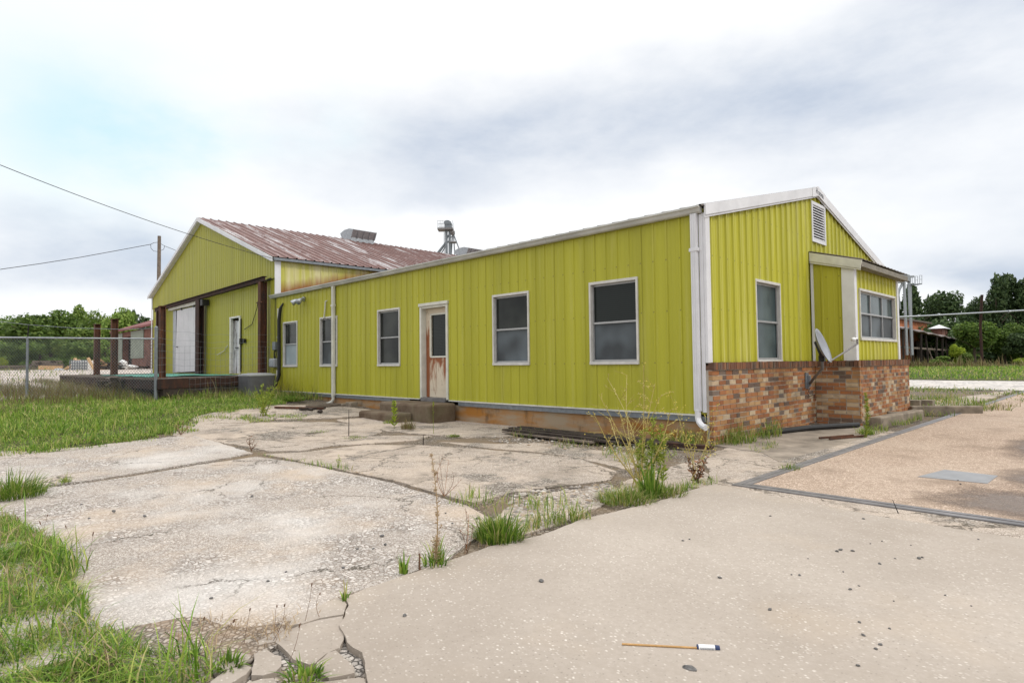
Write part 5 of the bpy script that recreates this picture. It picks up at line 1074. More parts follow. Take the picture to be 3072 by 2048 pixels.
# apron clutter: black pipe, sticks, curbs
f = MB(); f.tube([gp(2300, 1305) + [0, 0, .04], gp(2420, 1292) + [0, 0, .05], gp(2500, 1286) + [0, 0, .05], gp(2575, 1282) + [0, 0, .05]], .045, 10); tag(f.build('black_pipe', M['black'], loc=tuple(gp(2400, 1295))), 'black plastic pipe lying on the ground in front of the brick wainscot', 'pipe')
for a, b_, lab in (((2458, 1317), (2560, 1309), 'thin brown stick lying on the apron near the curb'), ((2488, 1320), (2600, 1310), 'pale stick crossing the thin brown stick on the apron'), ((2426, 1273), (2525, 1279), 'grey rod lying at the foot of the bay brickwork')):
    board('stick', gp(*a) + [0, 0, .02], gp(*b_) + [0, 0, .02], .025, .025, 'rust' if 'brown' in lab else 'wood_grey', lab, 'stick')
def curb(pts, z, w_, label, h=None):
    f = MB()
    for a, b_ in zip(pts[:-1], pts[1:]): f.beam(np.array([a[0], a[1], z / 2 - .03]), np.array([b_[0], b_[1], z / 2 - .03]), w_, z + .06)
    return tag(f.build('concrete_curb', M['curb'], loc=(pts[0][0], pts[0][1], 0), bevel=.025), label, 'curb')
ka = gp(2612, 1300)[:2]; 
curb([(1.06, 4.0), (1.22, 6.3)], .16, .20, 'nearer stained concrete curb running from the bay corner beside the weighbridge')
curb([(.86, 5.55), (1.12, 5.62)], .155, .09, 'short concrete cross wall between the bay footing and the nearer curb')
curb([(.9, 7.15), (2.0, 8.0)], .17, .14, 'dark concrete curb past the far end of the brick bay')
for (px, py, lab) in ((2783, 1222, 'dark hollow concrete block standing at the far curb'), (2745, 1222, 'small grey stone block between the curb slab and the hollow block')):
    p = gp(px, py); f = MB(); s_ = .13 if 'hollow' in lab else .10; f.box(p + np.array([-s_, -s_, 0]), p + np.array([s_, s_, s_ * 1.4])); tag(f.build('concrete_block', M['curb'], loc=tuple(p), bevel=.01), lab, 'concrete block')

# ---------------------------------------------------------------- spent fireworks
a, b_ = gp(1866, 1942), gp(2094, 1954); c_ = gp(2160, 1957); e_ = (c_ - a) / np.linalg.norm(c_ - a); RK = thing('rocket', tuple(b_), 'small spent bottle rocket with a long bamboo stick on the near slab', 'firework')
zz = np.array([0, 0, .016]); s_ = np.array([-e_[1], e_[0], 0])
f = MB(); f.tube([a + zz - s_ * .0, b_ + zz], .0042, 6); f.build('stick', M['bamboo'], RK)
c0_, c1_ = b_ + zz + s_ * .006, c_ + zz + s_ * .006
f = MB(); f.tube([c0_ - e_ * .004, c0_, c1_ - e_ * .012, c1_], [.0105, .0115, .0115, .0105], 16); f.build('tube', M['navy'], RK)
f = MB(); f.tube([c0_ + e_ * .003, c1_ - e_ * .02], .0119, 16, cap=False); lb = f.build('paper_label', M['paper'], RK)
f = MB(); camv = CAM - c0_; camv -= e_ * np.dot(camv, e_); camv /= np.linalg.norm(camv); L_ = np.linalg.norm(c1_ - c0_) - .03
for r_ in range(6):
    an = -.75 + r_ * .14; dn = np.cross(e_, camv); dr = camv * math.cos(an) + dn * math.sin(an) * (1 if dn[2] > 0 else -1); q = c0_ + e_ * .008
    u = 0.
    while u < L_: w_ = random.uniform(.002, .006); f.beam(q + e_ * u + dr * .0121, q + e_ * min(u + w_, L_) + dr * .0121, .0007, .0004, up=dr); u += w_ + .0012
f.build('lettering', M['print'], lb)
crumple('bent_scrap', gp(2068, 2014) + [0, 0, .01], .022, 'stone', 'small bent grey scrap lying below the bottle rocket', 'scrap', 1.5, .7, .6, 11)
a, b_ = gp(1274, 1260) + [0, 0, .045], gp(1326, 1258) + [0, 0, .045]; c_ = gp(1372, 1254) + [0, 0, .03]; e_ = (b_ - a) / np.linalg.norm(b_ - a); FT = thing('rocket', tuple(a), 'red and white paper firework rocket with a wooden stick beside the steps', 'firework')
f = MB(); f.tube([a + e_ * .06, a + (b_ - a) * .62], .038, 12); f.build('paper_body', M['paper'], FT); f = MB(); f.tube([a, a + e_ * .065], [.012, .036], 12); f.build('nose', M['paper'], FT)
f = MB(); f.tube([a + (b_ - a) * .62, b_ - e_ * .02, b_ + e_ * .02], [.042, .042, .03], 12); f.build('red_band', M['red'], FT)
f = MB()
for t_ in (.20, .30, .40, .50): q = a + (b_ - a) * t_; dv = np.array([.3, -.85, .4]); dv /= np.linalg.norm(dv); f.beam(q + dv * .0385 + [0, 0, -.02], q + e_ * .03 + dv * .0385 + [0, 0, .02], .022, .002, up=dv)
f.build('stripes', M['red'], FT); f = MB(); f.tube([b_, c_], .02, 6); f.build('stick', M['bamboo'], FT)

# ---------------------------------------------------------------- loose stones
def stone_mesh(seed):
    bm = bmesh.new(); bmesh.ops.create_icosphere(bm, subdivisions=2, radius=1)
    for v in bm.verts: k = 1 + .35 * mnoise.noise(v.co * 1.3 + Vector((seed * 5.1, 2, 0))) + .12 * mnoise.noise(v.co * 4 + Vector((0, seed, 0))); v.co = Vector((v.co.x * k * 1.25, v.co.y * k * .9, v.co.z * k * .6))
    me = bpy.data.meshes.new('stone'); bm.to_mesh(me); bm.free(); return me
SM = [stone_mesh(i) for i in range(6)]
for me in SM: me.materials.append(M['stone'])
SP = [stone_mesh(i + 9) for i in range(5)]
for me in SP: me.materials.append(M['pebble'])
def stone(px, py, r, label, group, pale=False, dz=.012):
    r *= .62; p = gp(px, py); o = bpy.data.objects.new('stone', random.choice(SP if pale else SM)); COL.objects.link(o); o.location = (p[0], p[1], p[2] + dz + r * .45); o.scale = (r, r, r); o.rotation_euler = (random.uniform(-.2, .2), random.uniform(-.2, .2), random.uniform(0, 6.3)); tag(o, label, 'stone', group)
S8 = lambda x, y: (2000 + x * .54087, 1200 + y * .54087)
S7 = lambda x, y: (1000 + x * .5408, 1200 + y * .5408)
stone(*S7(1153, 1018), .022, 'grey stone alone in the middle of the near slab', None)
stone(*S7(396, 1210), .016, 'dark stone near the left edge of the near slab', None)
for x, y, r in [(965, 842, .017), (945, 850, .015), (1032, 848, .015)]: stone(*S8(x, y), r, 'dark stone in the cluster of three on the near slab', 'three dark stones in a cluster')
for x, y, r in [(575, 652, .012), (1092, 668, .014), (127, 782, .010), (90, 790, .012), (295, 998, .016), (738, 984, .012), (693, 980, .008), (980, 964, .008), (1182, 920, .013), (1400, 890, .018), (1418, 884, .012), (1018, 1063, .013), (1067, 1043, .008), (573, 1176, .014), (1070, 1247, .011), (1092, 1320, .012), (1186, 1373, .011), (1160, 1396, .010), (1062, 1490, .011), (1237, 1282, .009), (1545, 1095, .008), (1690, 1155, .007), (1268, 890, .008), (1130, 806, .008), (1195, 793, .008), (1355, 815, .007), (1730, 783, .009), (785, 890, .007), (1260, 1128, .007)]:
    stone(*S8(x, y), r, 'small dark stone scattered on the near concrete slab', 'dark stones scattered on the near slab')
for x, y, r in [(270, 755, .022), (288, 802, .017), (133, 826, .013), (222, 824, .012), (800, 658, .022), (55, 930, .015), (660, 683, .012), (623, 627, .012)]: stone(*S7(x, y), r, 'dark stone lying on the worn slab', 'dark stones on the worn slab', dz=0)
S6 = lambda x, y: (x * .50902, 1250 + y * .50902)
for x, y, r in [(1485, 470, .022), (670, 560, .026), (853, 587, .02), (525, 600, .014), (480, 518, .016), (1580, 970, .014), (1685, 915, .012), (1245, 1070, .014)]: stone(*S6(x, y), r, 'dark stone lying on the worn slab', 'dark stones on the worn slab', dz=0)
for x, y in ((1616, 455), (1630, 475)): stone(*S8(x, y), .014, 'small brown stone by the steel cover plate', 'stones by the cover plate', dz=.016)
for x, y in [(60, 1405), (75, 1420), (90, 1440), (100, 1450), (112, 1480), (85, 1425), (125, 1500)]: stone(*S7(x, y), random.uniform(.012, .02), 'pale pebble lodged in the crack of the broken corner', 'pale pebbles in the corner crack', True, dz=-.02)
stone(*S7(1050, 1040 - 500), .05, 'pale chunk of concrete in the grass at the slab edge', None, True)
# loose gravel at the bottom left: uncountable
def gravel(name, polys, n, rmin, rmax, mat, label, dz=0.):
    base = []; bm = bmesh.new(); bmesh.ops.create_icosphere(bm, subdivisions=1, radius=1); bv = np.array([v.co[:] for v in bm.verts]); bf = np.array([[v.index for v in f_.verts] for f_ in bm.faces]); bm.free()
    pts = []
    for poly in polys:
        A = np.array(poly); lo, hi = A.min(0), A.max(0)
        while True:
            q = RNG.uniform(lo, hi, (n * 3, 2)); k = inside(A, q[:, 0], q[:, 1]); pts.append(q[k][:n]); break
    pts = np.concatenate(pts); m_ = len(pts); r = RNG.uniform(rmin, rmax, m_) * RNG.uniform(.6, 1, m_); an = RNG.uniform(0, 6.28, m_)
    V = bv[None] * (1 + RNG.uniform(-.25, .25, (m_, len(bv), 1))) * r[:, None, None] * np.array([1.25, .9, .6]); c, s_ = np.cos(an)[:, None], np.sin(an)[:, None]
    X = V[..., 0] * c - V[..., 1] * s_ + pts[:, :1]; Y = V[..., 0] * s_ + V[..., 1] * c + pts[:, 1:]; Z = V[..., 2] + (gz(pts[:, 0], pts[:, 1]) + r * .3 + dz)[:, None]
    VV = np.stack([X, Y, Z], -1).reshape(-1, 3); Fs = (bf[None] + (np.arange(m_) * len(bv))[:, None, None]).reshape(-1)
    o = fast_mesh(name, VV, Fs, np.full(m_ * len(bf), 3), mat); return tag(o, label, 'gravel', kind='stuff')
M['gravel_st'] = brick_mat('gravel_stones', [(0, (.30, .27, .24)), (.3, (.45, .41, .37)), (.55, (.55, .51, .46)), (.75, (.22, .20, .185)), (.88, (.40, .31, .22))], .2)
gravel('gravel', [polyD([(270, 1440), (400, 1430), (560, 1440), (600, 1450), (540, 1500), (430, 1530), (330, 1500)]), polyD([(540, 1470), (640, 1430), (720, 1405), (750, 1410), (690, 1440), (600, 1490), (540, 1530)]), polyD([(0, 1500), (90, 1510), (100, 1575), (0, 1580)])], 1100, .003, .013, M['gravel_st'], 'loose grey gravel at the ragged bottom left edge of the worn slab', -.012)
gravel('gravel', [polyD([(1150, 985), (1360, 985), (1500, 1010), (1480, 1040), (1300, 1030), (1120, 1010)]), polyD([(1240, 962), (1420, 968), (1450, 985), (1270, 985)]), polyD([(1180, 1130), (1400, 1105), (1420, 1120), (1260, 1210), (1150, 1200)])], 700, .008, .03, M['gravel_st'], 'broken gravel between the cracked slabs and the wall', -.02)
# ---------------------------------------------------------------- vegetation
def blade_arrays(pts, zoff, length, width, lean, rng, ctr=None):
    """curved grass blades, 3 segments each; pts Nx2"""
    n = len(pts); z0 = gz(pts[:, 0], pts[:, 1]) + zoff
    an = rng.uniform(0, 2 * np.pi, n)
    if ctr is not None: an = np.arctan2(pts[:, 1] - ctr[1], pts[:, 0] - ctr[0]) + rng.normal(0, .6, n)
    d = np.stack([np.cos(an), np.sin(an)], 1); fa = an + np.pi / 2 + rng.uniform(-.6, .6, n); wv = np.stack([np.cos(fa), np.sin(fa)], 1)
    L = length * rng.uniform(.45, 1.15, n); ln = lean * rng.uniform(.2, 1.5, n); W = width * rng.uniform(.7, 1.3, n)
    V = np.zeros((n, 7, 3)); ts = (0, .38, .72, 1.0)
    for i, t in enumerate(ts):
        h = L * (t - .45 * np.clip(ln, 0, 1.6) * t * t * .75); o = L * ln * t * t * .85
        c = np.stack([pts[:, 0] + d[:, 0] * o, pts[:, 1] + d[:, 1] * o, z0 + np.maximum(h, .004)], 1); wd = (W * (1, .9, .6, 0)[i])[:, None] * .5
        off = np.concatenate([wv * wd, np.zeros((n, 1))], 1)
        if i < 3: V[:, i * 2] = c - off; V[:, i * 2 + 1] = c + off
        else: V[:, 6] = c
    f4 = np.array([0, 1, 3, 2, 2, 3, 5, 4, 4, 5, 6]); return V.reshape(-1, 3), (f4[None] + (np.arange(n) * 7)[:, None]).ravel(), np.tile([4, 4, 3], n)
def scatter(poly, density, rng, cl=0., cs=2.0, seed=0):
    A = np.array(poly)[:, :2]; lo, hi = A.min(0), A.max(0); n = int(density * np.prod(hi - lo)); q = rng.uniform(lo, hi, (n, 2)); q = q[inside(A, q[:, 0], q[:, 1])]
    if cl:
        k = np.array([mnoise.noise(Vector((p[0] * cs, p[1] * cs, seed))) for p in q]); q = q[k > rng.uniform(-cl - .25, -cl + .25, len(q))]
    return q
def grass(name, specs, mat, label=None, cat=None, kind='stuff', loc=None):
    """specs: list of (poly, density, length, width, lean, clump, clumpscale)"""
    Vs, Fs, Ss, off = [], [], [], 0
    for i, (poly, den, L, W, ln, cl, cs) in enumerate(specs):
        q = scatter(poly, den, RNG, cl, cs, i * 3.7)
        if len(q) == 0: continue
        hv = np.array([mnoise.noise(Vector((p[0] * 1.5, p[1] * 1.5, i + 50))) + .5 * mnoise.noise(Vector((p[0] * 4, p[1] * 4, i + 20))) for p in q]); V, Fq, S_ = blade_arrays(q, -.01, L * np.clip(1 + 1.1 * hv, .3, 2.2), W, ln, RNG); Vs.append(V); Fs.append(Fq + off); Ss.append(S_); off += len(V)
    o = fast_mesh(name, np.concatenate(Vs), np.concatenate(Fs), np.concatenate(Ss), mat, loc=loc); return tag(o, label, cat, kind=kind)
pD = polyD
# lush grass at the left edge, foreground
fg = pD([(-260, 1190), (0, 1178), (30, 1188), (90, 1225), (150, 1262), (185, 1300), (165, 1340), (200, 1375), (215, 1425), (275, 1455), (330, 1490), (400, 1500), (480, 1500), (500, 1540), (470, 1575), (300, 1640), (-200, 1720)])
fg2 = pD([(60, 1240), (150, 1260), (205, 1300), (190, 1360), (140, 1370), (80, 1300)])
grass('grass', [(fg, 7500, .06, .0045, 1.4, .22, 4.), (fg, 1500, .12, .006, 1.3, -.02, 3), (fg, 260, .2, .007, 1.0, -.1, 2.), (fg2, 600, .24, .008, .9, .05, 3)], M['grass_lush'], 'lush bright green grass growing over the bottom left corner of the slab', 'grass')
grass('grass', [(fg, 700, .12, .004, 1.2, -.05, 3), (pD([(440, 1480), (560, 1440), (700, 1400), (770, 1405), (760, 1425), (690, 1440), (640, 1480), (520, 1530)]), 1500, .13, .003, 1.6, .1, 5), (pD([(380, 1430), (470, 1410), (560, 1420), (600, 1440), (640, 1425), (690, 1395), (700, 1405), (600, 1470), (500, 1510), (400, 1510)]), 1800, .11, .003, 1.5, .1, 5), (pD([(150, 1380), (200, 1430), (300, 1480), (200, 1500), (60, 1450)]), 900, .12, .004, 1.2, .1, 5)], M['straw'], 'dead brown straw matted at the broken slab edge', 'straw')
# lawn between yard fence and slabs
lawn = pD([(-200, 1040), (-200, 975), (0, 925), (120, 915), (250, 915), (560, 905), (640, 912), (710, 912), (650, 922), (576, 933), (500, 942), (440, 960), (405, 980), (350, 1000), (280, 1005), (150, 1022), (60, 1032)])
back = pD([(-200, 985), (-200, 935), (0, 905), (200, 890), (360, 893), (560, 890), (640, 897), (720, 905), (720, 915), (560, 915), (300, 925), (0, 955)])
grass('grass', [(lawn, 1000, .06, .010, 1.3, .0, .8), (lawn, 420, .13, .011, 1.1, -.08, .9), (lawn, 200, .22, .012, 1.0, -.22, .7), (lawn, 30, .3, .010, .7, -.1, 1.2), (pD([(-50, 1034), (60, 1022), (280, 995), (400, 970), (500, 938), (640, 922), (700, 920), (640, 930), (560, 940), (480, 960), (420, 995), (360, 1012), (200, 1030), (60, 1045)]), 500, .07, .009, 1.3, -.02, 1.3)], M['grass_lush'], 'bright green grass in front of the chain link fence', 'grass')
dockg = [(-30, -4.6), (-13, -4.4), (-12.6, -1.6), (-11.5, -.15), (-14.6, -.1), (-14.2, -3.6), (-30, -3.7)]
yardg = [(-27, -12), (-14.5, -5.6), (-13.3, -3.9), (-17, -4.0), (-26, -6.5)]
grass('grass', [(dockg, 150, .24, .010, .8, .0, .8), (yardg, 130, .40, .011, .6, .0, .6), (back, 90, .45, .010, .6, -.05, .8)], M['grass_brown'], 'tall brownish weeds along the fence and under the dock', 'weeds')
grass('grass', [([(-13.2, -2.4), (-11.9, -2.1), (-11.2, -.12), (-14.2, -.1), (-13.9, -1.0)], 420, .26, .013, .8, .05, 1.2), ([(-17, -4.8), (-13.5, -4.2), (-13, -2.4), (-13.9, -2.2), (-14.5, -3.8)], 260, .24, .013, .8, .0, 1)], M['grass'], 'dark green weeds round the air conditioner and the dock corner', 'weeds')
grass('grass', [(lawn, 130, .06, .007, 1.4, -.1, .9), (back, 160, .12, .008, 1.2, .05, .9)], M['straw'], 'dry straw mixed into the lawn in front of the fence', 'straw')
def disc(px, py, r): c = gD(px, py); return [(c[0] + r * math.cos(a), c[1] + .8 * r * math.sin(a)) for a in np.linspace(0, 6.2, 14)]
grass('grass', [(disc(px, py, r), 900, h, .010, 1.0, .12, 1.6) for px, py, r, h in ((30, 1036, .5, .12), (110, 1031, .35, .15), (190, 1021, .45, .10), (255, 1012, .3, .13), (305, 1006, .45, .10), (352, 998, .35, .13), (395, 982, .5, .12), (425, 990, .3, .08), (448, 962, .5, .12), (505, 944, .5, .1), (560, 935, .5, .12), (620, 926, .5, .1), (540, 958, .4, .07), (610, 960, .6, .07), (660, 955, .5, .06))], M['grass_lush'], 'ragged grass clumps spilling from the lawn edge over the slabs', 'grass')
# strips in the joints
def strip(pts, w_):
    A = pD(pts); L = [np.array(a) for a in A]; out1, out2 = [], []
    for i, a in enumerate(L):
        t = L[min(i + 1, len(L) - 1)] - L[max(i - 1, 0)]; t /= np.linalg.norm(t); n_ = np.array([-t[1], t[0]]); out1.append(a + n_ * w_); out2.append(a - n_ * w_)
    return out1 + out2[::-1]
J1 = strip([(600, 1041), (650, 1055), (700, 1060)], .05); J2 = strip([(690, 1063), (760, 1074), (805, 1082)], .09); J3 = strip([(800, 1080), (900, 1103), (1000, 1133), (1060, 1148), (1120, 1165)], .04)
J4 = strip([(1050, 1145), (1120, 1160), (1200, 1160), (1300, 1165)], .16); J5 = strip([(1110, 1225), (1180, 1215), (1260, 1200), (1340, 1188)], .11); J6 = strip([(1390, 1158), (1470, 1145), (1530, 1130), (1630, 1108)], .10)
J0 = strip([(100, 1118), (145, 1112)], .03); J7 = strip([(540, 968), (620, 966), (690, 966)], .22); J8 = strip([(450, 960), (530, 957), (580, 954)], .2); J9 = strip([(370, 1000), (435, 992)], .12); J10 = strip([(230, 1015), (290, 1010), (330, 1002)], .15)
W1 = pD([(1640, 1000), (1700, 985), (1720, 1000), (1700, 1020), (1560, 1010), (1450, 1000), (1500, 985), (1610, 990)]); W2 = pD([(1710, 1028), (1780, 1015), (1795, 1030), (1740, 1040)]); W3 = pD([(1380, 1040), (1470, 1035), (1560, 1040), (1540, 1060), (1440, 1075), (1395, 1058)])
W4 = pD([(1130, 975), (1240, 980), (1400, 990), (1500, 1000), (1450, 1030), (1280, 1030), (1180, 1005)])
W5 = pD([(1960, 995), (2010, 985), (2090, 965), (2115, 960), (2090, 975), (2010, 1000)]); W6 = pD([(2150, 950), (2230, 935), (2290, 915), (2300, 910), (2290, 920), (2200, 945)])
grass('grass', [(J1, 500, .05, .005, .9, 0, 4), (J2, 900, .08, .006, .8, .15, 4), (J4, 1000, .14, .006, .8, .05, 4), (J5, 2300, .16, .006, .8, .12, 4), (J6, 1900, .12, .006, .8, .2, 4), (J0, 1200, .06, .006, .8, .2, 4), (J7, 900, .10, .009, .9, .15, 2), (J8, 700, .10, .009, .9, .15, 2), (J9, 900, .10, .008, .9, .1, 2), (J10, 900, .10, .008, .9, .15, 2), (W2, 900, .09, .007, .8, .1, 3), (W3, 600, .12, .007, .8, .05, 3), (W4, 230, .12, .006, .8, -.1, 2.2), (W5, 700, .14, .008, .7, .1, 2), (W6, 300, .2, .012, .7, .1, 2)], M['grass'], 'green grass strips growing in the joints between the slabs', 'grass')
grass('grass', [(W1, 1100, .34, .008, .8, .2, 2.5), ([(-.9, -.5), (.0, -.5), (.45, .1), (.4, 1.7), (.15, 1.9), (.1, .0), (-.9, -.05)], 700, .30, .009, .7, .15, 2)], M['grass'], 'dark green grass at the foot of the corner downspout', 'grass')
grass('grass', [(J3, 1500, .03, .004, 1.0, .3, 4), (J1, 600, .04, .004, 1, .2, 4), (strip([(1030, 1280), (1110, 1258), (1180, 1238), (1240, 1228)], .05), 1500, .10, .003, 1.7, .1, 4), (strip([(1500, 1148), (1560, 1135)], .04), 1200, .1, .003, 1.6, .1, 4), (W4, 120, .14, .004, .8, -.1, 2.2), (pD([(300, 1092), (340, 1086), (350, 1088), (310, 1095)]), 900, .03, .004, 1.2, .1, 4), (pD([(215, 1104), (260, 1100), (255, 1106), (220, 1109)]), 900, .03, .004, 1.2, .1, 4), (pD([(1880, 1160), (1930, 1157), (1930, 1163), (1890, 1164)]), 900, .02, .003, 1.4, .1, 4)], M['straw'], 'dry brown moss and straw along the slab joints', 'straw')
# far right: lawn, weedy strips by the road
grass('lawn', [([(-40, 34), (0, 31), (40, 28), (40, 80), (-40, 90)], 9, .22, .06, .7, .0, .2)], M['grass_lush'], 'mown green lawn in front of the trees at right', 'lawn')
grass('weeds', [([(-2.5, 9.5), (1.2, 7.6), (2.4, 9), (1, 13), (-3, 15)], 120, .22, .015, .9, .1, 1), ([(-12, 22), (-6, 15), (0, 11.5), (5.5, 12.5), (9, 13.5), (20, 14), (20, 18), (5, 19), (-8, 21.5)], 60, .15, .02, 1.0, -.02, .5), ([(1.2, 5.5), (1.7, 5.6), (2.0, 9.5), (1.6, 10.5), (1.2, 8.4)], 150, .2, .012, .7, .05, 1.5)], M['grass'], 'patchy green weeds beside the weighbridge and the pale road', 'weeds')
grass('weeds', [([(-30, 84), (60, 76), (60, 80), (-30, 88)], 14, 1.0, .08, .6, .1, .2), ([(1.7, 8.3), (2.2, 8.8), (2.4, 10.6), (1.9, 10.8)], 260, .22, .009, .8, .1, 2), ([(-30, 60), (-16, 62), (-15.5, 92), (-20, 95)], 12, 1.2, .07, .6, .1, .3)], M['grass_brown'], 'brown weeds at the foot of the far trees and beside the weighbridge', 'weeds')
grass('weeds', [([(-60, -25), (-24, -6), (-24, -3), (-40, 0), (-60, 0)], 6, .35, .03, .7, -.15, .25), ([(-26, -10), (-19, -7), (-18, -4.3), (-27, -4.4)], 30, .3, .02, .7, -.1, .4)], M['grass'], 'thin green weeds growing in cracks of the pale yard behind the fence', 'weeds')

# single tufts
def tuft(px, py, r, L, n, label, mat='grass_lush', W=.007, lean=.7, name='grass_tuft'):
    p = gD(px, py); an = RNG.uniform(0, 6.28, n); rr_ = r * np.sqrt(RNG.uniform(0, 1, n)); q = np.stack([p[0] + rr_ * np.cos(an), p[1] + rr_ * np.sin(an)], 1)
    V, Fq, S_ = blade_arrays(q, .0, L * (1 - .45 * rr_ / r) * np.where(RNG.uniform(0, 1, n) < .5, .6, 1), W, lean * (.35 + 1.1 * rr_ / r), RNG, p); return tag(fast_mesh(name, V, Fq, S_, M[mat], loc=(p[0], p[1], p[2])), label, 'grass')
tuft(28, 1140, .26, .34, 700, 'dense green grass tuft at the left picture edge on the worn slab', lean=.75)
tuft(150, 1108, .06, .14, 60, 'small thin grass tuft in the joint right of the large left-edge tuft', 'grass')
tuft(1150, 1240, .16, .30, 420, 'bright green upright grass tuft at the edge of the near slab', lean=.6, W=.008)
tuft(1120, 1235, .10, .22, 160, 'lower grass tuft left against the bright upright tuft', 'grass')
tuft(1440, 1150, .25, .17, 650, 'wide green grass tuft at the foot of the tall yellow weed', 'grass', lean=.8)
tuft(1495, 1140, .09, .42, 120, 'tall broad-bladed grass tuft right of the weed foot', W=.016, lean=.35)
tuft(1520, 1135, .22, .16, 380, 'low dense grass spreading right of the broad-bladed tuft', 'grass')
tuft(928, 1318, .025, .20, 22, 'small tuft of upright blades growing at the near slab edge', W=.011, lean=.35)
tuft(793, 1380, .02, .14, 14, 'lone yellowish grass sprout at the top of the corner crack', W=.009, lean=.4)
tuft(698, 1562, .07, .11, 90, 'yellow-green grass tuft growing in the broken corner pieces', 'grass_lush', .010, .9)
tuft(525, 1530, .06, .10, 80, 'green grass tuft on the left broken corner pieces', 'grass_lush', .009, .9)
tuft(938, 985, .13, .28, 240, 'dark brownish grass tuft in front of the steps', 'grass_brown', .007, .5)
tuft(1042, 1003, .11, .09, 120, 'small flat green rosette right of the steps', 'grass', .014, 1.1)
tuft(890, 972, .10, .12, 90, 'small pale grass tuft in front of the lower step', 'grass')
tuft(1000, 1300, .07, .22, 90, 'green blades at the foot of the tall dead stalk', 'grass_lush', .008, .6)
tuft(675, 920, .28, .24, 420, 'bright leafy green clump at the edge of the lawn', 'grass_lush', .018, .8)
tuft(1815, 1080, .10, .14, 120, 'thin grass tuft beside the weighbridge frame', 'grass', .006, .8)
tuft(1990, 998, .10, .22, 120, 'green tuft at the near end of the stained curb', 'grass_lush', .008, .6)
tuft(815, 1006, .22, .06, 160, 'thin low grass patch on the slab between the two bare stalks', 'grass', .007, .9)
tuft(735, 992, .2, .05, 120, 'low grass patch on the pale slab left of the bare stalk', 'grass', .007, .9)

# weeds with stems, side shoots and small leaves
class Weed:
    def __init__(s): s.st = MB(); s.lf = MB(); s.fl = MB()
    def leaf(s, p, d, L, w_):
        d = np.array(d, float); d /= np.linalg.norm(d); sd_ = np.cross(d, RNG.normal(0, 1, 3)); sd_ /= np.linalg.norm(sd_) + 1e-9; p = np.array(p)
        s.lf.face([p, p + d * L * .45 + sd_ * w_ / 2, p + d * L, p + d * L * .45 - sd_ * w_ / 2])
    def stem(s, p0, p1, r0, r1, bend=.05, n=7, leaves=0, L=.04, w_=.01, shoots=0, shootL=.2, lstart=.1, sstart=.35, flowers=0, up=.5, seg=4):
        p0, p1 = np.array(p0, float), np.array(p1, float); b = RNG.normal(0, bend, 3); b[2] = 0; ts = np.linspace(0, 1, n)
        P = [p0 + (p1 - p0) * t + b * math.sin(math.pi * t) for t in ts]; s.st.tube(P, list(r0 + (r1 - r0) * ts), seg, cap=False)
        f = lambda t: np.array([np.interp(t, ts, [q[i] for q in P]) for i in range(3)])
        ax = (p1 - p0) / np.linalg.norm(p1 - p0)
        for k in range(leaves): t = RNG.uniform(lstart, .98); d = RNG.normal(0, 1, 3); d -= ax * np.dot(d, ax); d /= np.linalg.norm(d); s.leaf(f(t), d + ax * up, L * RNG.uniform(.5, 1.2) * (1.15 - .6 * t), w_)
        for k in range(shoots):
            t = sstart + (1 - sstart) * (k + RNG.uniform(.1, .9)) / shoots; d = RNG.normal(0, 1, 3); d -= ax * np.dot(d, ax); d /= np.linalg.norm(d); d = d + ax * RNG.uniform(.5, 1.2); d /= np.linalg.norm(d)
            q = f(t); e = q + d * shootL * RNG.uniform(.5, 1.1) * (1.25 - .7 * t); s.stem(q, e, max(r1, r0 * .35), r1 * .6, .012, 4, leaves // 5 + (3 if flowers else 0), L * .6, w_ * .7, 0, 0, .2, seg=3)
            for j in range(flowers): c = q + (e - q) * RNG.uniform(.5, 1) + RNG.normal(0, .012, 3); s.lf.box(c - .0035, c + .0035, 1)
    def done(s, name, p, label, stem_mat, leaf_m, cat='weed', group=None):
        o = thing(name, tuple(p), label, cat, group)
        s.st.build('stem', M[stem_mat], o)
        if s.lf.f: s.lf.build('leaves', [M[leaf_m], M['flower']], o)
        return o
def topD(base, px, py, extra=0.): return dp(px * D, py * D, np.dot(np.array(base) - CAM, FW) + extra)
# big straggly yellow weed
b0 = gD(1468, 1120); W_ = Weed()
for px, py, ex, sh, fl in ((1375, 905, .1, 7, 0), (1395, 868, .2, 8, 0), (1362, 945, -.1, 6, 1), (1440, 860, .3, 7, 0), (1478, 845, .2, 8, 1), (1505, 880, .3, 9, 1), (1520, 905, .1, 8, 2), (1540, 940, -.1, 7, 2), (1420, 935, -.2, 5, 0), (1470, 960, -.2, 5, 0), (1400, 960, .3, 4, 0), (1530, 985, .2, 5, 1)):
    e = topD(b0, px, py, ex); st = b0 + np.array([RNG.normal(0, .035), RNG.normal(0, .035), 0]); W_.stem(st, e, .0068, .0024, .05, 8, 24, .05, .010, sh, .24, .12, .35, fl)
W_.done('weed', b0, 'big straggly yellow-green weed, tallest and widest, in front of the nearest window', 'weed_dry', 'weed_dry')
b0 = gD(1500, 1115); W_ = Weed()
for px, py in ((1480, 985), (1500, 960), (1515, 975), (1490, 1010), (1530, 1000), (1475, 1020)): W_.stem(b0 + RNG.normal(0, .05, 3) * [1, 1, 0], topD(b0, px, py), .005, .002, .03, 6, 80, .08, .016, 4, .10)
W_.done('weed', b0, 'leafy green weed inside the right side of the big straggly weed', 'weed', 'weed')
b0 = gD(1592, 1100); W_ = Weed()
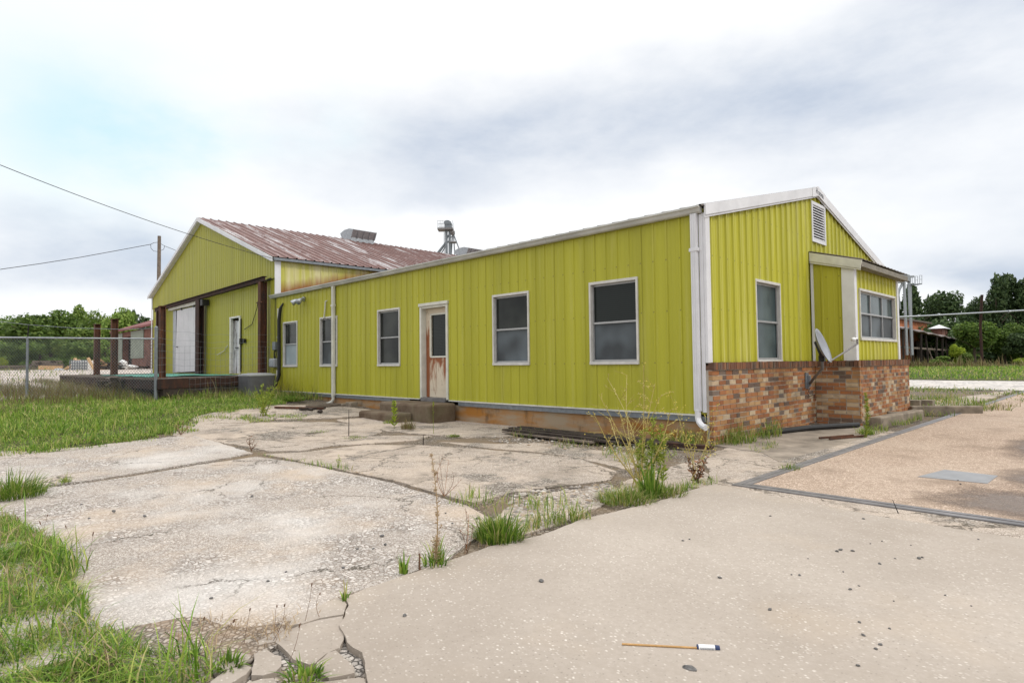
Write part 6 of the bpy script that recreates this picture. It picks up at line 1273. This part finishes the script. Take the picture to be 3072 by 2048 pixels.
for px, py, ex in ((1540, 905, .1), (1560, 960, .2), (1575, 1000, 0), (1612, 985, .1), (1625, 965, .2), (1650, 930, .3), (1640, 1020, .1)): W_.stem(b0 + RNG.normal(0, .03, 3) * [1, 1, 0], topD(b0, px, py, ex), .0042, .0012, .04, 7, 14, .04, .007, 7, .16, .15, .35, 2)
W_.done('weed', b0, 'thin branching weed with tiny yellow flowers left of the corner downspout', 'weed_dry', 'weed')
b0 = gD(1600, 1108); W_ = Weed()
for px, py in ((1580, 1050), (1605, 1045), (1625, 1048), (1590, 1070), (1618, 1075), (1600, 1060)): W_.stem(b0 + RNG.normal(0, .02, 3) * [1, 1, 0], topD(b0, px, py), .004, .0015, .02, 5, 16, .06, .02, 4, .06)
W_.done('weed', b0, 'withered brown weed with orange leaves at the edge of the near slab', 'weed_brown', 'weed_brown')
# tall dead stalk and its neighbours
b0 = gD(1001, 1298); W_ = Weed(); W_.stem(b0, topD(b0, 991, 1042), .0052, .0018, .02, 9, 150, .035, .006, 6, .05, .05, .1, seg=5); W_.stem(b0, topD(b0, 1003, 1235), .008, .004, .01, 5, 60, .06, .008)
W_.done('dead_stalk', b0, 'tall straight dead brown stalk at the edge of the near slab', 'straw', 'straw', 'stalk')
b0 = gD(1020, 1140); W_ = Weed()
for px, py in ((1008, 1045), (1018, 1050), (1030, 1055), (1040, 1085), (1060, 1100), (1000, 1075)): W_.stem(b0, topD(b0, px, py), .0025, .001, .02, 6, 10, .02, .004, 5, .06)
W_.done('dead_stalk', b0, 'thin wispy dead weed behind the tall straight dead stalk', 'weed_brown', 'weed_brown', 'stalk')
b0 = gD(1066, 1270); W_ = Weed()
for px, py in ((1068, 1165), (1075, 1180), (1055, 1215), (1085, 1200)): W_.stem(b0 + RNG.normal(0, .015, 3) * [1, 1, 0], topD(b0, px, py), .0025, .001, .015, 6, 14, .02, .006, 3, .05)
W_.done('dead_stalk', b0, 'short dark dead weed between the tall dead stalk and the bright tuft', 'weed_brown', 'weed_brown', 'stalk')
b0 = gD(964, 1312); W_ = Weed(); W_.stem(b0, topD(b0, 964, 1270), .008, .004, .003, 4, 20, .02, .006, seg=6); W_.done('stump', b0, 'short broken brown stem left of the tall dead stalk', 'weed_brown', 'weed_brown', 'stem')
for px, py, ty, r, lab in ((801, 1000, 940, .009, 'bare dark stick standing upright on the slab left of the steps'), (972, 1020, 997, .009, 'short bare dark stick standing on the slab in front of the steps')):
    b0 = gD(px, py); f = MB(); f.tube([b0 - [0, 0, .03], b0 * .5 + topD(b0, px, ty) * .5 + [.006, 0, 0], topD(b0, px, ty)], [r, r * .8, r * .45], 6); tag(f.build('stick', M['wood_dark'], loc=tuple(b0)), lab, 'stick')
b0 = gD(2064, 1180); f = MB(); f.tube([b0, topD(b0, 2050, 1147)], [.0045, .002], 5); tag(f.build('stick', M['black'], loc=tuple(b0)), 'thin black twig sticking up at the weighbridge frame', 'stick')
b0 = gD(905, 982); W_ = Weed(); W_.stem(b0, topD(b0, 904, 918), .006, .003, .01, 6, 130, .11, .022, 0, 0, .05, up=.8); W_.done('weed', b0, 'upright leafy bright green weed in front of the concrete steps', 'weed', 'leaf_yellow')
b0 = gD(996, 995); W_ = Weed(); W_.stem(b0, topD(b0, 995, 925), .0055, .0025, .01, 6, 14, .05, .012); W_.stem(topD(b0, 995, 932), topD(b0, 996, 922), .012, .004, .002, 3, 30, .03, .01); W_.done('weed', b0, 'single thin green stalk with a seed head in front of the door', 'weed', 'weed')
b0 = gD(607, 955); W_ = Weed()
for px, py, ex in ((585, 885, .1), (598, 895, 0), (604, 880, .1), (622, 885, .2), (634, 872, .1), (637, 885, 0), (590, 905, .2), (615, 900, -.1)): W_.stem(b0 + RNG.normal(0, .04, 3) * [1, 1, 0], topD(b0, px, py, ex), .011, .004, .05, 6, 40, .09, .02, 2, .12)
W_.done('weed', b0, 'tall green branching weed in front of the air conditioner', 'weed', 'weed')
b0 = gD(578, 1036); W_ = Weed()
for px, py in ((572, 1000), (580, 998), (586, 1005), (565, 1012), (592, 1015)): W_.stem(b0, topD(b0, px, py), .004, .0015, .02, 5, 12, .03, .008, 4, .08)
W_.done('dead_stalk', b0, 'small brown dead weed in the joint at the corner of the slabs', 'weed_brown', 'weed_brown', 'stalk')
b0 = gD(415, 998); W_ = Weed()
for px, py in ((408, 965), (420, 968), (400, 975), (432, 978)): W_.stem(b0, topD(b0, px, py), .006, .002, .03, 5, 12, .05, .01, 4, .12)
W_.done('dead_stalk', b0, 'thin dry weed at the far corner of the upper left slab', 'weed_brown', 'straw', 'stalk')
b0 = gD(777, 1074); W_ = Weed()
for px, py in ((776, 1044), (780, 1050), (771, 1055)): W_.stem(b0, topD(b0, px, py), .003, .001, .02, 5, 14, .04, .006, 2, .05)
W_.done('weed', b0, 'small yellow-green weed in the joint between the worn slabs', 'weed', 'weed')
b0 = gD(1990, 1005); W_ = Weed()
for px, py, k in ((1988, 905, 150), (1994, 935, 60)): W_.stem(b0 + RNG.normal(0, .01, 3) * [1, 1, 0], topD(b0, px, py), .007, .003, .012, 7, k, .07, .012, 3, .08, .05, .6, up=.9)
W_.done('weed', b0, 'tall narrow green weed in front of the brick bay corner', 'weed', 'weed')
for (px, py, tx, ty) in ((628, 1470, 655, 1385), (640, 1450, 636, 1388), (700, 1430, 717, 1337), (735, 1420, 735, 1360), (655, 1540, 690, 1430), (560, 1480, 575, 1395), (450, 1500, 470, 1415), (500, 1520, 540, 1420), (130, 1300, 90, 1195), (90, 1250, 110, 1180), (190, 1330, 215, 1220), (60, 1260, 40, 1185), (170, 1290, 150, 1205)):
    b0 = gD(px, py); W_ = Weed(); e = topD(b0, tx, ty); W_.stem(b0, e, .0014, .0007, .012, 6, 2, .03, .004, seg=3); W_.st.tube([e - (e - b0) * .09, e - (e - b0) * .04, e], [.0022, .0035, .0012], 5, cap=False)
    W_.done('grass_stalk', b0, 'thin dry seed stalk rising from the grass at the bottom left', 'weed_brown', 'straw', 'stalk', 'thin seed stalks at the bottom left')

# ---------------------------------------------------------------- trees
def leaves(name, lobes, n, size, mat, parent=None, loc=None, rng=RNG, flat=.5, holes=.0):
    w_ = np.array([l[1][0] * l[1][2] for l in lobes]); w_ = w_ / w_.sum(); idx = rng.choice(len(lobes), n, p=w_)
    C = np.array([l[0] for l in lobes])[idx]; R = np.array([l[1] for l in lobes])[idx]; d = rng.normal(0, 1, (n, 3)); d /= np.linalg.norm(d, axis=1)[:, None]
    r = rng.uniform(.15, 1, n) ** .33 * (1 + rng.normal(0, .07, n)); P = C + d * R * r[:, None]
    cl = np.array([mnoise.noise(Vector(p / (R[i].mean() * .42))) for i, p in enumerate(P)]); k = cl > rng.uniform(-.55, -.05 + holes, n); P, d, R = P[k], d[k], R[k]; n = len(P)
    nr = d * flat + rng.normal(0, .7, (n, 3)) + [0, 0, .35]; nr /= np.linalg.norm(nr, axis=1)[:, None]; a = rng.normal(0, 1, (n, 3)); u = np.cross(nr, a); u /= np.linalg.norm(u, axis=1)[:, None]; v = np.cross(nr, u); s = size * rng.uniform(.55, 1.3, n)[:, None]
    V = np.stack([P - u * s, P + v * s * .55 + u * s * .1, P + u * s, P - v * s * .55 - u * s * .1], 1).reshape(-1, 3)
    return fast_mesh(name, V, np.arange(n * 4), np.full(n, 4), M[mat], parent, loc)
def tree_mesh(kind, H, Wd, seed, n, size, mat):
    """builds a prototype at the origin: returns trunk and crown objects' meshes"""
    rng = np.random.default_rng(seed); lobes = []
    if kind == 'broad':
        for i in range(15):
            a = rng.uniform(0, 6.28); zz_ = rng.uniform(.24, .88); rad = (1 - abs(zz_ - .45) * 1.1) * Wd * .48 * rng.uniform(.5, 1); rr_ = Wd * rng.uniform(.15, .27); lobes.append(((math.cos(a) * rad, math.sin(a) * rad, zz_ * H), (rr_, rr_, rr_ * rng.uniform(.7, .95))))
        lobes.append(((0, 0, H * .58), (Wd * .36, Wd * .36, H * .34)))
    elif kind == 'tall':
        for i in range(17):
            a = rng.uniform(0, 6.28); zz_ = .2 + .78 * i / 16; rad = Wd * .30 * (1.15 - zz_ * .8) * rng.uniform(.3, 1.2); rr_ = Wd * (.27 - .13 * zz_) * rng.uniform(.8, 1.25); lobes.append(((math.cos(a) * rad, math.sin(a) * rad, zz_ * H), (rr_, rr_, rr_ * 1.0)))
    else:
        for i in range(10):
            a = rng.uniform(0, 6.28); rad = Wd * .36 * rng.uniform(.2, 1); zz_ = rng.uniform(.18, .8); rr_ = Wd * rng.uniform(.16, .26); lobes.append(((math.cos(a) * rad, math.sin(a) * rad, zz_ * H), (rr_, rr_, min(rr_, H * .25))))
    return lobes, rng
PROTO = {}
def tree(kind, px, top_py, depth, wpx, label, mat, zb=None, name='tree', n=7500, size=None, group=None, v=0):
    """a tree whose crown top appears at (px, top_py); wpx = width in photo pixels"""
    p = dp(px, 1090, depth); p[2] = float(gz(p[0], p[1])) - .1; H = dp(px, top_py, depth)[2] - p[2]; Wd = wpx * depth / F
    key = (kind, mat, v); root = thing(name, tuple(p), label, 'shrub' if kind == 'bush' else 'tree', group, rz=RNG.uniform(0, 6.28))
    if key not in PROTO:
        lobes, rng = tree_mesh(kind, 10., 8. if kind != 'tall' else 6.5, hash(kind) % 7 * 0 + v * 13 + len(kind) * 5 + len(mat), n, .2, mat); c = leaves('crown', lobes, n, .30 if size is None else size, mat, None, None, rng, holes=.08)
        f = MB(); f.tube([(0, 0, -.3), (.1, .05, 2.5), (-.05, .1, 5), (.05, 0, 8)], [.32, .24, .17, .05], 7)
        for i in range(9):
            a = rng.uniform(0, 6.28); z = rng.uniform(2, 6.5); f.tube([(0, 0, z), (math.cos(a) * 1.2, math.sin(a) * 1.2, z + .9), (math.cos(a) * 2.6, math.sin(a) * 2.6, z + 1.6)], [.11, .08, .03], 5)
        t_ = f.build('trunk' if kind != 'bush' else 'stems', M['bark']); PROTO[key] = (c, t_, [False])
    c, t_, used = PROTO[key]
    if used[0]: c, t_ = c.copy(), t_.copy(); COL.objects.link(c); COL.objects.link(t_)
    used[0] = True; sx = Wd / (8. if kind != 'tall' else 6.5)
    for o in (c, t_): o.parent = root; o.scale = (sx, sx, H / 10.)
    return root
Z1 = lambda x, y: (x * .2551, 850 + y * .2551)
def ltree(kind, x, top, depth, wpx, label, mat, **k): px, py = Z1(x, top); return tree(kind, px, py, depth, wpx * .2551 * (1.35 if kind == 'broad' else 1.15), label, mat, **k)
ltree('broad', 60, 372, 98, 420, 'mid-green tree at the left picture edge, behind the fence', 'leaf_mid', v=1)
ltree('broad', 330, 288, 92, 520, 'broad dark green tree, tallest at left, behind the fence post', 'leaf_mid', v=0)
ltree('broad', 600, 305, 95, 420, 'dense green tree right of the tallest tree at left', 'leaf_mid', v=2)
ltree('broad', 790, 335, 97, 360, 'rounded green tree left of the pale loose tree', 'leaf_mid', v=1)
ltree('tall', 945, 308, 104, 260, 'pale loose tree standing up behind the rounded green tree', 'leaf_light', v=0)
ltree('broad', 1130, 355, 100, 330, 'light green tree above the two rusty dock posts', 'leaf_light', v=1)
ltree('broad', 1385, 322, 97, 330, 'tall light green tree left of the brick shed roof', 'leaf_light', v=2)
ltree('tall', 1570, 345, 110, 150, 'narrow dark pine standing behind the brick shed', 'leaf_dark', v=0)
ltree('broad', 1720, 375, 118, 420, 'low dark tree behind the brick shed roof', 'leaf_dark', v=1)
ltree('broad', 1480, 318, 115, 200, 'dark round tree top between the light tree and the pine', 'leaf_dark', v=0)
ltree('bush', 985, 470, 82, 520, 'large light green bush behind the rusty posts and the tank', 'leaf_light', name='bush', v=0)
ltree('bush', 860, 655, 78, 420, 'dark green bush behind the caged tank', 'leaf_mid', name='bush', v=1)
ltree('bush', 1230, 640, 80, 320, 'green bush between the rusty posts and the brick shed', 'leaf_light', name='bush', v=1)
ltree('bush', 470, 690, 80, 420, 'olive bush right of the fence post behind the yard', 'leaf_mid', name='bush', v=2)
ltree('bush', 170, 700, 80, 380, 'green bush left of the fence post behind the timber stack', 'leaf_mid', name='bush', v=0)
ltree('bush', -120, 640, 82, 420, 'green bush cut by the left picture edge', 'leaf_light', name='bush', v=0)
ltree('bush', 20, 850, 72, 130, 'small yellow-green shrub by the left picture edge', 'leaf_yellow', name='bush', v=0)
def mass(name, px0, px1, depth, top_py, base, n, size, mat, label):
    lobes = []; 
    for i in range(26):
        px = px0 + (px1 - px0) * RNG.uniform(); p = dp(px, 1090, depth + RNG.uniform(-4, 4)); t_ = dp(px, top_py + RNG.uniform(-6, 25), depth)[2]; rr_ = RNG.uniform(2.2, 4); lobes.append(((p[0], p[1], base + (t_ - base) * RNG.uniform(.15, .75)), (rr_, rr_, rr_ * .9)))
    o = leaves(name, lobes, n, size, mat); return tag(o, label, 'undergrowth', kind='stuff')
mass('undergrowth', -80, 480, 106, 1000, 1.0, 16000, .38, 'leaf_mid', 'dark green undergrowth filling in below the left trees')
Z5 = lambda x, y: (2572 + x * .31888, 760 + y * .31888)
def rtree(kind, x, top, depth, wpx, label, mat, **k): px, py = Z5(x, top); return tree(kind, px, py, depth, wpx * .31888, label, mat, **k)
rtree('tall', 540, 318, 118, 330, 'dark tree behind the silver bucket elevator', 'leaf_dark', v=1)
rtree('broad', 430, 400, 122, 360, 'dark tree between the yellow building and the bucket elevator', 'leaf_dark', v=2)
rtree('broad', 850, 342, 118, 440, 'broad dark tree with gaps, above the white-capped cupola', 'leaf_dark', v=3, n=6500)
rtree('broad', 680, 400, 124, 300, 'dark tree between the bucket elevator and the broad dark tree', 'leaf_dark', v=1)
rtree('broad', 1080, 450, 124, 300, 'lower dark tree left of the rusty pole', 'leaf_dark', v=0)
rtree('broad', 1190, 420, 120, 260, 'dark round tree directly behind the rusty pole', 'leaf_dark', v=1)
rtree('tall', 1330, 258, 112, 330, 'tall dark tree right of the rusty pole', 'leaf_dark', v=2, n=6000)
rtree('tall', 1445, 235, 114, 330, 'tallest dark tree at right', 'leaf_dark', v=0)
rtree('tall', 1580, 280, 112, 330, 'tall dark tree at the right picture edge', 'leaf_dark', v=1)
rtree('broad', 1750, 300, 112, 420, 'dark tree just cut by the right picture edge', 'leaf_dark', v=2)
rtree('bush', 1110, 590, 96, 420, 'green bush, darker than the shrubs, left of the rusty pole', 'leaf_mid', name='bush', v=1)
rtree('broad', 1390, 660, 98, 320, 'mid-green tree with pale blossom right of the rusty pole', 'leaf_mid', v=3)
rtree('bush', 1540, 740, 94, 300, 'dark bush at the right picture edge', 'leaf_dark', name='bush', v=1)
rtree('bush', 955, 828, 84, 150, 'bright yellow-green shrub right of the lean-to', 'leaf_yellow', name='bush', v=0)
rtree('bush', 800, 958, 82, 220, 'low green shrub in front of the lean-to posts', 'leaf_light', name='bush', v=0)
rtree('bush', 990, 930, 83, 160, 'low green shrub below the bright yellow-green shrub', 'leaf_light', name='bush', v=1)
rtree('bush', 1540, 975, 82, 150, 'low bright shrub at the right picture edge', 'leaf_yellow', name='bush', v=0)
mass('undergrowth', 2690, 3250, 106, 960, 0., 22000, .42, 'leaf_dark', 'dark undergrowth below the right trees')
